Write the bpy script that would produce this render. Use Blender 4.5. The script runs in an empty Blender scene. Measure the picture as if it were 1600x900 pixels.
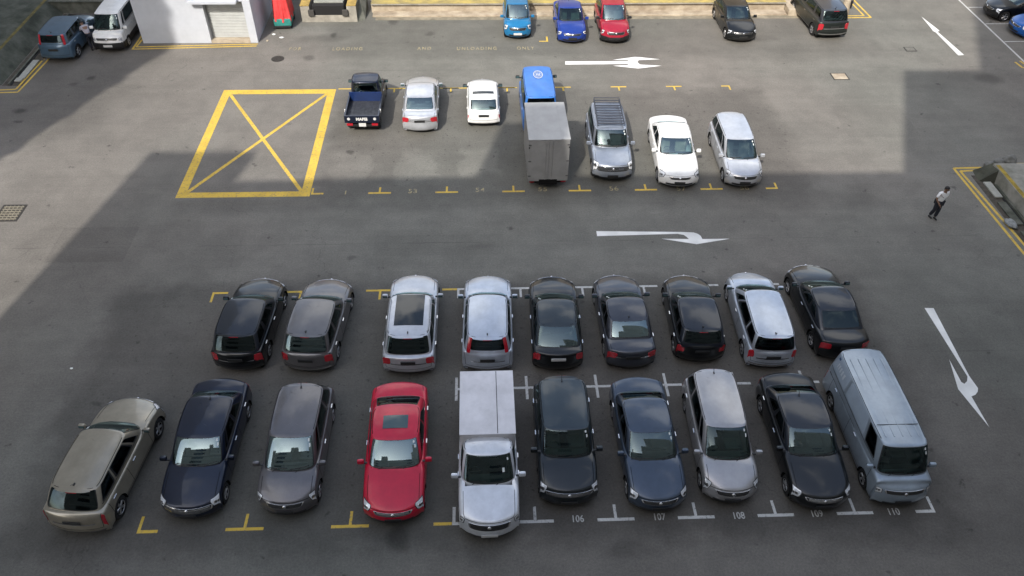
import bpy, bmesh, math, random
import numpy as np
from mathutils import Vector, Matrix
R = math.radians
random.seed(7)
scene = bpy.context.scene
# ------------------------------------------------------------------ camera
CX, CY, CH = 1.019, -12.399, 21.111
PITCH, YAW, ROLL, FPX = 0.753, 0.047, 0.016, 1243.5
_f = np.array([math.sin(YAW)*math.cos(PITCH), math.cos(YAW)*math.cos(PITCH), -math.sin(PITCH)])
_r0 = np.array([math.cos(YAW), -math.sin(YAW), 0.0]); _u0 = np.cross(_r0, _f)
_r = _r0*math.cos(ROLL) + _u0*math.sin(ROLL); _u = np.cross(_r, _f)
cam_d = bpy.data.cameras.new('camera'); cam = bpy.data.objects.new('camera', cam_d)
scene.collection.objects.link(cam)
cam.matrix_world = Matrix(((_r[0], _u[0], -_f[0], CX), (_r[1], _u[1], -_f[1], CY), (_r[2], _u[2], -_f[2], CH), (0, 0, 0, 1)))
cam_d.sensor_width = 36.0; cam_d.lens = 36.0*FPX/1600.0
cam_d.clip_start = 0.1; cam_d.clip_end = 3000
scene.camera = cam

def at(px, py, z=0.0):
    """point of the photograph (1600 x 900) -> point on the horizontal plane z"""
    d = _f + (px-800)/FPX*_r - (py-450)/FPX*_u
    t = (z-CH)/d[2]
    return np.array([CX+d[0]*t, CY+d[1]*t, z])

# ------------------------------------------------------------------ light
SUN_AZ, SUN_EL = R(203), R(42)          # clockwise from +Y : the sun stands behind the viewer, to the left
world = bpy.data.worlds.new('World'); scene.world = world; world.use_nodes = True
wn = world.node_tree.nodes; wl = world.node_tree.links
sky = wn.new('ShaderNodeTexSky'); sky.sky_type = 'NISHITA'; sky.sun_disc = False
sky.sun_elevation = SUN_EL; sky.sun_rotation = SUN_AZ
sky.air_density = 1.0; sky.dust_density = 3.0; sky.ozone_density = 1.0
# broken white cloud over the blue
hs = wn.new('ShaderNodeHueSaturation'); hs.inputs['Saturation'].default_value = 0.80; wl.new(sky.outputs[0], hs.inputs['Color'])
wtc = wn.new('ShaderNodeTexCoord'); wsep = wn.new('ShaderNodeSeparateXYZ'); wl.new(wtc.outputs['Generated'], wsep.inputs[0])
wadd = wn.new('ShaderNodeMath'); wadd.operation = 'ADD'; wadd.inputs[1].default_value = 0.25; wl.new(wsep.outputs[2], wadd.inputs[0])
wdv = wn.new('ShaderNodeVectorMath'); wdv.operation = 'DIVIDE'; wl.new(wtc.outputs['Generated'], wdv.inputs[0])
wcb = wn.new('ShaderNodeCombineXYZ'); [wl.new(wadd.outputs[0], wcb.inputs[i]) for i in range(3)]; wl.new(wcb.outputs[0], wdv.inputs[1])
wno = wn.new('ShaderNodeTexNoise'); wno.inputs['Scale'].default_value = 1.9; wno.inputs['Detail'].default_value = 9; wno.inputs['Roughness'].default_value = 0.58
wl.new(wdv.outputs[0], wno.inputs['Vector'])
wrp = wn.new('ShaderNodeMapRange'); wrp.interpolation_type = 'SMOOTHSTEP'; wrp.inputs['From Min'].default_value = 0.45; wrp.inputs['From Max'].default_value = 0.63
wl.new(wno.outputs['Fac'], wrp.inputs['Value'])
wmx = wn.new('ShaderNodeMix'); wmx.data_type = 'RGBA'; wl.new(wrp.outputs[0], wmx.inputs['Factor']); wl.new(hs.outputs['Color'], wmx.inputs['A'])
wmx.inputs['B'].default_value = (5.7, 5.75, 5.8, 1)
wl.new(wmx.outputs['Result'], wn['Background'].inputs[0]); wn['Background'].inputs[1].default_value = 0.15
sun_d = bpy.data.lights.new('sun', 'SUN'); sun_d.energy = 2.0; sun_d.angle = R(0.55); sun_d.color = (1.0, 0.95, 0.88)
sun = bpy.data.objects.new('sun', sun_d); scene.collection.objects.link(sun)
_sd = Vector((math.sin(SUN_AZ)*math.cos(SUN_EL), math.cos(SUN_AZ)*math.cos(SUN_EL), math.sin(SUN_EL)))
sun.rotation_euler = _sd.to_track_quat('Z', 'Y').to_euler(); sun.location = (-20, -40, 60)
scene.view_settings.view_transform = 'Standard'; scene.view_settings.look = 'None'
scene.view_settings.gamma = 1.0; scene.view_settings.use_curve_mapping = False
scene.view_settings.exposure = 1.37
scene.render.engine = 'CYCLES'

# ------------------------------------------------------------------ helpers
def link(o, parent=None):
    scene.collection.objects.link(o)
    if parent is not None: o.parent = parent
    return o

def mesh_obj(name, verts, faces, mats, parent=None, fm=None, smooth=True):
    me = bpy.data.meshes.new(name)
    me.from_pydata([tuple(map(float, v)) for v in verts], [], [tuple(int(i) for i in f) for f in faces])
    if not isinstance(mats, (list, tuple)): mats = [mats]
    for m in mats: me.materials.append(m)
    if fm is not None: me.polygons.foreach_set('material_index', fm)
    if smooth: me.polygons.foreach_set('use_smooth', [True]*len(me.polygons))
    me.update()
    return link(bpy.data.objects.new(name, me), parent)

def empty(name, loc, rz=0.0, **props):
    o = bpy.data.objects.new(name, None); o.empty_display_size = 0.3
    o.location = loc; o.rotation_euler = (0, 0, rz); scene.collection.objects.link(o)
    for k, v in props.items(): o[k] = v
    return o

def tag(o, label=None, category=None, group=None, kind=None):
    if label: o['label'] = label
    if category: o['category'] = category
    if group: o['group'] = group
    if kind: o['kind'] = kind
    return o

class MB:
    """collects shapes into one mesh"""
    def __init__(s): s.v = []; s.f = []; s.m = []
    def add(s, V, F, mi=0):
        n = len(s.v); s.v += [tuple(map(float, p)) for p in V]; s.f += [tuple(int(i)+n for i in f) for f in F]; s.m += [mi]*len(F)
    def box(s, c, d, mi=0, rz=0.0, bev=0.0, taper=(1, 1), M=None):
        hx, hy, hz = d[0]/2, d[1]/2, d[2]/2
        if bev <= 0:
            V = [(x*hx*(taper[0] if z > 0 else 1), y*hy*(taper[1] if z > 0 else 1), z*hz) for z in (-1, 1) for y in (-1, 1) for x in (-1, 1)]
            F = [(0, 2, 3, 1), (4, 5, 7, 6), (0, 1, 5, 4), (2, 6, 7, 3), (0, 4, 6, 2), (1, 3, 7, 5)]
        else:
            bm = bmesh.new(); bmesh.ops.create_cube(bm, size=1)
            for v in bm.verts:
                tx, ty = (taper if v.co.z > 0 else (1, 1)); v.co = Vector((v.co.x*d[0]*tx, v.co.y*d[1]*ty, v.co.z*d[2]))
            bmesh.ops.bevel(bm, geom=bm.edges[:], offset=bev, segments=2, affect='EDGES', profile=0.6)
            bm.verts.index_update(); V = [tuple(v.co) for v in bm.verts]; F = [[v.index for v in f.verts] for f in bm.faces]; bm.free()
        ca, sa = math.cos(rz), math.sin(rz)
        if M is not None: V = [tuple(M @ Vector(p)) for p in V]
        V = [(c[0]+ca*p[0]-sa*p[1], c[1]+sa*p[0]+ca*p[1], c[2]+p[2]) for p in V]
        s.add(V, F, mi)
    def tube(s, p, q, r, mi=0, n=8, r2=None, caps=True):
        p = Vector(p); q = Vector(q); r2 = r if r2 is None else r2
        d = (q-p).normalized(); a = d.orthogonal().normalized(); b = d.cross(a)
        V = []; 
        for c, rr in ((p, r), (q, r2)):
            for i in range(n):
                t = 2*math.pi*i/n; V.append(tuple(c + a*math.cos(t)*rr + b*math.sin(t)*rr))
        F = [(i, (i+1) % n, n+(i+1) % n, n+i) for i in range(n)]
        if caps: F += [tuple(range(n-1, -1, -1)), tuple(range(n, 2*n))]
        s.add(V, F, mi)
    def prism(s, pts, z0, z1, mi=0):
        """vertical prism over a counter-clockwise polygon"""
        n = len(pts)
        V = [(p[0], p[1], z0) for p in pts]+[(p[0], p[1], z1) for p in pts]
        F = [(i, (i+1) % n, n+(i+1) % n, n+i) for i in range(n)]+[tuple(range(n-1, -1, -1)), tuple(range(n, 2*n))]
        s.add(V, F, mi)
    def lathe_y(s, prof, c, mi=0, n=28, sgn=1):
        """profile [(r, y)] turned about the y axis through c"""
        V = []; m = len(prof)
        for i in range(n):
            t = 2*math.pi*i/n
            for r, y in prof: V.append((c[0]+r*math.cos(t), c[1]+sgn*y, c[2]+r*math.sin(t)))
        F = []
        for i in range(n):
            for j in range(m-1):
                a, b = i*m+j, ((i+1) % n)*m+j
                F.append((a, b, b+1, a+1) if sgn > 0 else (a, a+1, b+1, b))
        s.add(V, F, mi)
    def build(s, name, mats, parent=None, smooth=False):
        return mesh_obj(name, s.v, s.f, mats, parent, s.m, smooth)

def smooth_by_angle(o, ang=35):
    me = o.data; me.polygons.foreach_set('use_smooth', [True]*len(me.polygons))
    bm = bmesh.new(); bm.from_mesh(me)
    for e in bm.edges:
        if len(e.link_faces) == 2: e.smooth = e.calc_face_angle(3.14) < R(ang)
    bm.to_mesh(me); bm.free(); return o

# ------------------------------------------------------------------ materials
def mat(name, col, rough=0.5, metal=0.0, coat=0.0, spec=0.5, noise=None, bump=None, ior=None, coat_rough=0.04):
    m = bpy.data.materials.new(name); m.use_nodes = True
    nt = m.node_tree; b = nt.nodes['Principled BSDF']
    b.inputs['Base Color'].default_value = (*col, 1); b.inputs['Roughness'].default_value = rough
    b.inputs['Metallic'].default_value = metal; b.inputs['Coat Weight'].default_value = coat
    b.inputs['Coat Roughness'].default_value = coat_rough; b.inputs['Specular IOR Level'].default_value = spec
    if ior: b.inputs['IOR'].default_value = ior
    if noise:                                   # (scale, amount, optional second colour)
        tc = nt.nodes.new('ShaderNodeTexCoord'); n = nt.nodes.new('ShaderNodeTexNoise')
        n.inputs['Scale'].default_value = noise[0]; n.inputs['Detail'].default_value = 8; n.inputs['Roughness'].default_value = 0.65
        nt.links.new(tc.outputs['Object'], n.inputs['Vector'])
        mx = nt.nodes.new('ShaderNodeMix'); mx.data_type = 'RGBA'
        k = noise[1]; c2 = noise[2] if len(noise) > 2 else tuple(c*(1-k) for c in col)
        mx.inputs['A'].default_value = (*c2, 1); mx.inputs['B'].default_value = (*[min(1, c*(1+k*0.4)) for c in col], 1)
        rp = nt.nodes.new('ShaderNodeValToRGB'); rp.color_ramp.elements[0].position = 0.35; rp.color_ramp.elements[1].position = 0.65
        nt.links.new(n.outputs['Fac'], rp.inputs[0]); nt.links.new(rp.outputs[0], mx.inputs['Factor'])
        nt.links.new(mx.outputs['Result'], b.inputs['Base Color'])
    if bump:
        tc = nt.nodes.new('ShaderNodeTexCoord'); n = nt.nodes.new('ShaderNodeTexNoise'); n.inputs['Scale'].default_value = bump[0]
        n.inputs['Detail'].default_value = 5
        nt.links.new(tc.outputs['Object'], n.inputs['Vector']); bp = nt.nodes.new('ShaderNodeBump'); bp.inputs['Strength'].default_value = bump[1]
        bp.inputs['Distance'].default_value = bump[2] if len(bump) > 2 else 0.02
        nt.links.new(n.outputs['Fac'], bp.inputs['Height']); nt.links.new(bp.outputs[0], b.inputs['Normal'])
    return m

M_BLACK = mat('black_plastic', (0.012, 0.012, 0.013), 0.45)
M_GAP = mat('panel_gap', (0.006, 0.006, 0.006), 0.9, spec=0.1)
M_TYRE = mat('tyre_rubber', (0.012, 0.012, 0.012), 0.85)
M_RIM = mat('alloy', (0.55, 0.55, 0.56), 0.3, 0.85)
M_DRIM = mat('dark_alloy', (0.12, 0.12, 0.12), 0.35, 0.8)
M_CHROME = mat('chrome', (0.75, 0.75, 0.76), 0.12, 1.0)
M_LAMP = mat('headlamp_glass', (0.60, 0.62, 0.64), 0.15, 0.2, 1.0)
M_TAIL = mat('tail_lamp_red', (0.36, 0.008, 0.018), 0.15, 0.0, 1.0)
M_AMBER = mat('amber_lens', (0.7, 0.18, 0.03), 0.15, 0.0, 1.0)
M_PLATEW = mat('plate_white', (0.55, 0.55, 0.54), 0.4)
M_PLATEB = mat('plate_black', (0.02, 0.02, 0.02), 0.4)
M_SEAT = mat('seat_fabric', (0.075, 0.075, 0.078), 0.9, noise=(6, 0.2)); M_SEATB = mat('beige_leather', (0.30, 0.26, 0.20), 0.6, noise=(5, 0.15)); M_DASH = mat('dashboard', (0.045, 0.046, 0.048), 0.7)
M_STICK = mat('paper_label', (0.65, 0.68, 0.66), 0.5)
M_UNDER = mat('underbody', (0.008, 0.008, 0.008), 0.9, spec=0.1)
def glass(name, col, rough=0.03): return mat(name, col, rough, 0.0, 0.25, 0.5, ior=1.5, coat_rough=0.02)
O_DARK = glass('dark_roof_glass', (0.006, 0.010, 0.012)); O_TEAL = glass('teal_roof_glass', (0.05, 0.085, 0.09))
def wglass(name, tint, refl, base=0.0):
    '''tinted window pane: part clear, part mirror by angle'''
    m = bpy.data.materials.new(name); m.use_nodes = True; nt = m.node_tree; nt.nodes.remove(nt.nodes['Principled BSDF']); L = nt.links.new
    out = nt.nodes['Material Output']; tr = nt.nodes.new('ShaderNodeBsdfTransparent'); tr.inputs['Color'].default_value = (*tint, 1)
    gl = nt.nodes.new('ShaderNodeBsdfGlossy'); gl.inputs['Roughness'].default_value = 0.02; gl.inputs['Color'].default_value = (0.74, 0.95, 0.98, 1)
    fr = nt.nodes.new('ShaderNodeFresnel'); fr.inputs['IOR'].default_value = 1.5
    ad = nt.nodes.new('ShaderNodeMath'); ad.operation = 'MULTIPLY_ADD'; ad.inputs[1].default_value = 1.0; ad.inputs[2].default_value = refl; ad.use_clamp = True; L(fr.outputs[0], ad.inputs[0])
    mx = nt.nodes.new('ShaderNodeMixShader'); L(ad.outputs[0], mx.inputs[0]); L(tr.outputs[0], mx.inputs[1]); L(gl.outputs[0], mx.inputs[2]); L(mx.outputs[0], out.inputs[0])
    return m
G_DARK = wglass('dark_glass', (0.10, 0.115, 0.115), 0.0)
G_GREEN = wglass('green_glass', (0.38, 0.58, 0.52), 0.02)
G_LIGHT = wglass('light_glass', (0.50, 0.66, 0.66), 0.14)
G_TEAL = wglass('teal_glass', (0.35, 0.48, 0.48), 0.07)

_paint = {}
def paint(name, col, metal=0.4, rough=0.28):
    if name not in _paint:
        _paint[name] = mat('paint_'+name, col, rough, metal, 0.55, 0.3, noise=(2.3, 0.14))
    return _paint[name]
# ------------------------------------------------------------------ smooth surfaces for vehicles
def _basis(t):
    return np.stack([(1-t)**3, 3*t**3-6*t**2+4, -3*t**3+3*t**2+3*t+1, t**3], -1)/6.0

class Surf:
    """tensor product cubic B-spline over a control net P[i][j]; parameter = control index"""
    def __init__(s, P, closed_u=False):
        P = np.array(P, float)
        if closed_u: P = np.concatenate([P[-1:], P, P[:2]], 0)
        else: P = np.concatenate([2*P[:1]-P[1:2], P, 2*P[-1:]-P[-2:-1]], 0)
        P = np.concatenate([2*P[:, :1]-P[:, 1:2], P, 2*P[:, -1:]-P[:, -2:-1]], 1)
        s.P = P; s.closed = closed_u; s.nu = P.shape[0]-3; s.nv = P.shape[1]-3
    def __call__(s, u, v):
        u = np.asarray(u, float); v = np.asarray(v, float)
        if s.closed: u = np.mod(u, s.nu-0.0)
        u = np.clip(u, 0, s.nu-1e-9); v = np.clip(v, 0, s.nv-1e-9)
        iu = np.minimum(u.astype(int), s.nu-1); iv = np.minimum(v.astype(int), s.nv-1)
        bu = _basis(u-iu); bv = _basis(v-iv)
        out = 0
        for a in range(4):
            for b in range(4):
                out = out + s.P[iu+a, iv+b]*(bu[..., a]*bv[..., b])[..., None]
        return out
    def nrm(s, u, v, e=0.02):
        du = s(u+e, v)-s(u-e, v); dv = s(u, v+e)-s(u, v-e)
        n = np.cross(du, dv); l = np.linalg.norm(n, axis=-1, keepdims=True); l[l < 1e-9] = 1
        return n/l

def patch_data(S, quad, off=0.004, n=10, m=8, r=0.25, flip=1, border=0.0):
    """quad: four (u,v) corners a,b,c,d (a-b along 'row'); returns verts, faces, border flags"""
    quad = np.array(quad, float)
    def ticks(k):
        t = np.linspace(-1, 1, k+1)
        ex = [1-r*q for q in (0.12, 0.35)] if r > 0 else []
        bd = [1-border] if border > 0 else []
        t = np.array(sorted(set(np.round(np.concatenate([t, ex, [-x for x in ex], bd, [-x for x in bd]]), 5))))
        return t
    A = ticks(n); B = ticks(m)
    a, b = np.meshgrid(A, B, indexing='ij')
    if r > 0:
        q = np.clip((np.abs(b)-(1-r))/r, 0, 1); ax = 1-r*(1-np.sqrt(np.maximum(0, 1-q*q)))*0.9
        a2 = a*ax
    else: a2 = a
    s = (a2+1)/2; t = (b+1)/2
    uv = (quad[0]*((1-s)*(1-t))[..., None]+quad[1]*(s*(1-t))[..., None]+quad[2]*(s*t)[..., None]+quad[3]*((1-s)*t)[..., None])
    P = S(uv[..., 0], uv[..., 1]) + S.nrm(uv[..., 0], uv[..., 1])*off*flip
    na, nb = a.shape
    V = P.reshape(-1, 3); F = []; fl = []
    for i in range(na-1):
        for j in range(nb-1):
            k = i*nb+j; F.append((k, k+nb, k+nb+1, k+1))
            ca = abs((A[i]+A[i+1])/2); cb = abs((B[j]+B[j+1])/2)
            fl.append(1 if border > 0 and (ca > 1-border or cb > 1-border) else 0)
    # rim down to the surface
    per = [i*nb for i in range(na)]+[(na-1)*nb+j for j in range(1, nb)]+[i*nb+nb-1 for i in range(na-2, -1, -1)]+[j for j in range(nb-2, 0, -1)]
    Q = (P - S.nrm(uv[..., 0], uv[..., 1])*(off+0.006)*flip).reshape(-1, 3)
    base = len(V); V = np.concatenate([V, Q[per]]); L = len(per)
    for k in range(L):
        F.append((per[k], base+k, base+(k+1) % L, per[(k+1) % L])); fl.append(1 if border > 0 else 0)
    return V, F, fl

def mirror_y(V): V = np.array(V, float).copy(); V[:, 1] *= -1; return V

def patch(name, S, quad, mats, parent, mirror=False, **kw):
    V, F, fl = patch_data(S, quad, **kw)
    if mirror: V = mirror_y(V); F = [tuple(reversed(f)) for f in F]
    return mesh_obj(name, V, F, mats, parent, fl if isinstance(mats, (list, tuple)) and len(mats) > 1 else None)

def strip(mb, S, pts, w, off, mi=0, mirror=False):
    """narrow ribbon following (u,v) points on a surface"""
    P = []; N = []
    for i in range(len(pts)-1):
        a = np.array(pts[i], float); b = np.array(pts[i+1], float)
        for k in range(7 if i == len(pts)-2 else 6):
            q = a+(b-a)*k/6; P.append(q)
    P = np.array(P); X = S(P[:, 0], P[:, 1]); N = S.nrm(P[:, 0], P[:, 1])
    T = np.gradient(X, axis=0); B = np.cross(T, N); B /= np.maximum(1e-9, np.linalg.norm(B, axis=1, keepdims=True))
    L1 = X+B*w/2+N*off; L2 = X-B*w/2+N*off
    V = np.concatenate([L1, L2]); n = len(X); F = [(i, i+1, n+i+1, n+i) for i in range(n-1)]
    if mirror: V = mirror_y(V)
    mb.add(V, F, mi)

# ------------------------------------------------------------------ vehicles
BASE = dict(L=4.6, W=1.78, H=1.46, hf=0.70, hc=0.96, cowl=1.15, ws=0.85, belt=0.95, beltr=1.0,
            roofr=1.35, rgb=0.62, deck=1.02, tail=0.95, zb=0.2, pf=0.42, pr=0.30, tumble=0.80, roofc=0.05,
            wr=0.32, fw=0.86, rw=0.95, kind='sedan', pillars=(3.35, 4.75, 6.05), crown=0.03)

def car(kind, name, label, category, x, y, head, col, glass_ws=None, glass_side=None, glass_rear=None, group=None, rim=None, **kw):
    """x,y: ground centre; head: heading in degrees clockwise from +Y (direction of the nose)"""
    p = dict(BASE); p.update(KINDS[kind]); p.update(kw); p['kind'] = kw.get('style', p['kind'])
    glass_ws = glass_ws or G_GREEN; glass_side = glass_side or G_DARK; glass_rear = glass_rear or G_DARK; rim = rim or M_RIM
    L, W, H = p['L'], p['W'], p['H']; F = L/2; Rr = -L/2; w = W/2
    root = empty(name, (x, y, 0), R(90-head), label=label, category=category)
    if group: root['group'] = group
    zb, hf, hc = p['zb'], p['hf'], p['hc']; cow = F-p['cowl']; rg = Rr+p['rgb']; belt, beltr, deck, tail = p['belt'], p['beltr'], p['deck'], p['tail']
    # ---------------- lower body net : stations (x, z, pull-back at the corner, width factor)
    bz = zb+0.06
    st = [(F-0.16, zb, p['pf']*0.8, 0.90), (F-0.03, bz, p['pf'], 0.94), (F, 0.36, p['pf'], 0.96), (F, 0.50, p['pf'], 0.97),
          (F-0.03, (0.50+hf)/2+0.03, p['pf']*1.0, 0.965), (F-0.09, hf, p['pf']*0.95, 0.96), (F-0.24, hf+(hc-hf)*0.22, p['pf']*0.6, 0.97),
          (F-0.24-(p['cowl']-0.24)*0.4, hf+(hc-hf)*0.58, p['pf']*0.12, 0.985), (cow+0.06, hc, 0.0, 0.995)]
    nc = 5; dg = max(rg, Rr+0.36)
    for k in range(nc):
        f = (k+0.8)/(nc+0.3); st.append((cow+(dg-cow)*f, belt+(beltr-belt)*f, 0.0, 1.0))
    st += [(dg-0.02, deck, 0.0, 0.99), ((dg+Rr+0.13)/2, deck-0.005, -p['pr']*0.25, 0.985), (Rr+0.13, deck-0.02, -p['pr']*0.7, 0.975), (Rr+0.05, tail-0.03, -p['pr']*0.95, 0.965),
           (Rr+0.04, (tail+0.55)/2, -p['pr'], 0.965), (Rr, 0.56, -p['pr'], 0.965), (Rr, 0.40, -p['pr'], 0.955), (Rr+0.05, bz, -p['pr'], 0.94), (Rr+0.2, zb, -p['pr']*0.8, 0.90)]
    NS = len(st)
    net = []
    for (sx, sz, pb, wf) in st:
        sh = sz if sz < 0.6 else sz-0.045          # shoulder height
        fx = (F-sx)/L
        ymax = w*wf
        prof = [(0.80, zb-0.02), (0.955, zb), (0.985, zb+0.13), (1.0, 0.50), (0.992, min(0.66, 0.52+0.2*(sh-0.5))), (0.985, sh-0.13), (0.968, sh-0.035), (0.925, sh+0.012), (0.80, sz-0.006), (0.45, sz+p['crown']*0.7), (0.0, sz+p['crown'])]
        row = []
        for (fy, z) in prof:
            if z > sz+p['crown']: z = sz
            z = min(z, sz+p['crown'])
            if sz < 0.66: z = min(z, sz)
            row.append((sx-pb*(1.0 if len(row) < 3 else abs(fy)**2.6), ymax*fy, z))
        full = row[::-1] if False else row
        net.append(full+[(a, -b, c) for (a, b, c) in row[-2::-1]])
    NT = len(net[0]); C = 10                      # column index of the centre line
    S = Surf(net)
    us = np.linspace(0, NS-1, (NS-1)*6+1); vs = np.linspace(0, NT-1, (NT-1)*3+1)
    # correct the shrink of the spline
    U_, V_ = np.meshgrid(us, vs, indexing='ij'); X = S(U_, V_)
    fx = L/(X[..., 0].max()-X[..., 0].min()); fy = W/(X[..., 1].max()*2); S.P[..., 0] *= fx; S.P[..., 1] *= fy
    X = S(U_, V_); N = S.nrm(U_, V_)
    flip = 1 if N[len(us)//2, len(vs)//2, 2] > 0 else -1
    # wheel arches
    wr = p['wr']; ar = wr+0.055; xf = F-p['fw']; xr_ = Rr+p['rw'] if not p.get('onlyfront') else xf
    WX = (xf,) if p.get('onlyfront') else (xf, xr_)
    nu, nv = X.shape[:2]
    cen = (X[:-1, :-1]+X[1:, :-1]+X[:-1, 1:]+X[1:, 1:])/4
    dele = np.zeros(cen.shape[:2], bool)
    for wx in WX:
        dist = np.hypot(cen[..., 0]-wx, cen[..., 2]-wr); dele |= (dist < ar) & ((np.abs(cen[..., 1]) > w*0.86) | ((np.abs(cen[..., 1]) > w*0.55) & (cen[..., 2] < zb+0.10)))
    UC, VC = np.meshgrid((us[:-1]+us[1:])/2, (vs[:-1]+vs[1:])/2, indexing='ij'); dele |= (UC > 8.55) & (UC < (12.9 if p['kind'] == 'sedan' else 13.6)) & (VC > 7.9) & (VC < 12.1)
    keepv = np.zeros((nu, nv), bool); cutv = np.zeros((nu, nv), bool)
    for a, b in ((0, 0), (1, 0), (0, 1), (1, 1)):
        keepv[a:nu-1+a, b:nv-1+b] |= ~dele; cutv[a:nu-1+a, b:nv-1+b] |= dele
    bd = keepv & cutv
    for i, j in zip(*np.where(bd)):
        q = X[i, j]
        if abs(q[1]) < w*0.86: continue
        wx = xf if abs(q[0]-xf) < abs(q[0]-xr_) else xr_
        d = np.array([q[0]-wx, q[2]-wr]); l = np.hypot(*d)
        if 0.7*ar < l < 1.35*ar: q[0] = wx+d[0]/l*ar; q[2] = max(wr+d[1]/l*ar, zb-0.02)
    mb = MB(); idx = np.arange(nu*nv).reshape(nu, nv)
    FF = []
    low = p.get('clad', 0.0); fmi = []
    for i in range(nu-1):
        for j in range(nv-1):
            if not dele[i, j]:
                q = (idx[i, j], idx[i+1, j], idx[i+1, j+1], idx[i, j+1]); FF.append(q if flip > 0 else q[::-1])
                fmi.append(1 if (low and cen[i, j, 2] < low) else 0)
    mb.add(X.reshape(-1, 3), FF); mb.m = fmi
    # arch lips
    for wx in WX:
        for s in (1, -1):
            V = []; n = 20; a0 = math.asin(max(-0.9, (zb-wr)/ar))+0.02
            for k in range(n+1):
                t = a0+(math.pi-2*a0)*k/n
                yy = s*w*0.985
                for rr, dy in ((ar+0.002, 0.0), (ar-0.025, -0.02), (ar+0.0, -0.22)): V.append((wx+rr*math.cos(t), yy+s*dy, wr+rr*math.sin(t)))
            mb.add(V, [(k*3+j, k*3+j+1, k*3+j+4, k*3+j+3) for k in range(n) for j in range(2)], 1)
    # ---------------- greenhouse net
    wb = w*p.get('cabw', 0.925); wt = w*p['tumble']
    xb0, xb1 = cow+0.0, rg+0.0; xt0, xt1 = cow-p['ws'], Rr+p['roofr']
    bl = lambda xx: belt+(beltr-belt)*(cow-xx)/(cow-rg)
    def zroof(xx):
        f = (xt0-xx)/(xt0-xt1); return H-p['roofc']*(2*f-0.85)**2-0.02
    ac = p.get('ac', 0.30); dc = p.get('dc', 0.14)
    base = [(xb0, 0), (xb0-0.03, wb*0.5), (xb0-ac*0.45, wb*0.86), (xb0-ac-0.10, wb*0.975)]
    top = [(xt0, 0), (xt0-0.02, wt*0.5), (xt0-0.07, wt*0.87), (xt0-0.24, wt*0.985)]
    for f in (0.32, 0.62, 0.90):
        base.append((xb0-ac+(xb1+dc-xb0+ac)*f, wb)); top.append((xt0-0.2+(xt1-xt0+0.4)*f, wt))
    base += [(xb1+dc+0.02, wb*0.96), (xb1+dc*0.45, wb*0.86), (xb1+0.02, wb*0.5), (xb1, 0)]
    top += [(xt1+0.20, wt*0.97), (xt1+0.06, wt*0.87), (xt1+0.01, wt*0.5), (xt1, 0)]
    NC = len(base)                                # 11 columns on a half : 0 front centre, 2.4 = A pillar, 7.5 = D pillar, 10 = rear centre
    cols = []
    for c in range(NC):
        bx, by = base[c]; tx, ty = top[c]
        zt = zroof(tx)-0.035*(ty/wt)**2; z0 = (hc if c < 3 else bl(bx))-0.045
        if c >= 8: z0 = deck-0.045
        if c == 3: z0 = bl(bx)-0.045
        col_ = [(bx, by, z0-0.12), (bx, by, z0+0.0)]
        for f in (0.30, 0.62, 0.88):
            g = f+0.06*math.sin(math.pi*f); col_.append((bx+(tx-bx)*f, by+(ty-by)*(f**1.25), z0+(zt-z0)*g))
        cx_ = (xt0+xt1)/2
        sx0, sx1 = xt0-0.45, xt1+0.45
        spx = min(max(tx, sx1), sx0) if sx0 > sx1 else cx_
        if c in (0, 1, 2): spx = sx0-0.05*c
        if c in (NC-1, NC-2, NC-3): spx = sx1+0.05*(NC-1-c)
        col_ += [(tx+(spx-tx)*0.02, ty*1.0, zt+0.004), (tx+(spx-tx)*0.14, ty*0.93, zroof(tx)-0.006), (tx+(spx-tx)*0.5, ty*0.6, zroof(tx+(spx-tx)*.5)+0.008), (spx, 0, zroof(spx)+0.02)]
        cols.append(col_)
    NV = len(cols[0])
    net2 = cols+[[(a, -b, c_) for (a, b, c_) in cols[k]] for k in range(NC-2, 0, -1)]
    G = Surf(net2, closed_u=True)
    G.P[..., 0] *= fx*0.5+0.5
    GU = G.nu
    gu = np.linspace(0, GU, GU*10+1)[:-1]; gv = np.concatenate([np.linspace(0.15, 1.2, 4)[:-1], np.linspace(1.2, 5.0, 46)[:-1], np.linspace(5.0, NV-1, 12)])
    A_, B_ = np.meshgrid(gu, gv, indexing='ij'); Y = G(A_, B_); NG = G.nrm(A_, B_)
    wgt = np.clip((B_-5.0)/1.2, 0, 1); wgt = wgt*wgt*(3-2*wgt); f_ = (xt0-Y[..., 0])/(xt0-xt1)
    zr_ = H-p['roofc']*(2*f_-0.85)**2-0.012-0.045*(Y[..., 1]/wt)**2
    Y[..., 2] = Y[..., 2]*(1-wgt)+zr_*wgt
    gfl = 1 if NG[len(gu)//4, 5, 1] > 0 else -1
    n1, n2 = Y.shape[:2]; ix = np.arange(n1*n2).reshape(n1, n2)
    wv0, wv1 = p.get('wv', (1.3, 4.85)); ua = p.get('ua', 2.25); rv0, rv1 = p.get('rv', (1.6, 4.85)); ur = p.get('ur', 2.1)
    pl = p['pillars']; sv0, sv1 = 1.75, 4.6; WQ = [([(-ua-0.12, wv0), (ua+0.12, wv0), (ua-0.02, wv1), (-ua+0.02, wv1)], 0.14)]
    if not p.get('norear'): WQ.append(([(10-ur, rv0), (10+ur, rv0), (10+ur, rv1), (10-ur, rv1)], 0.2))
    SQ = []
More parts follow.
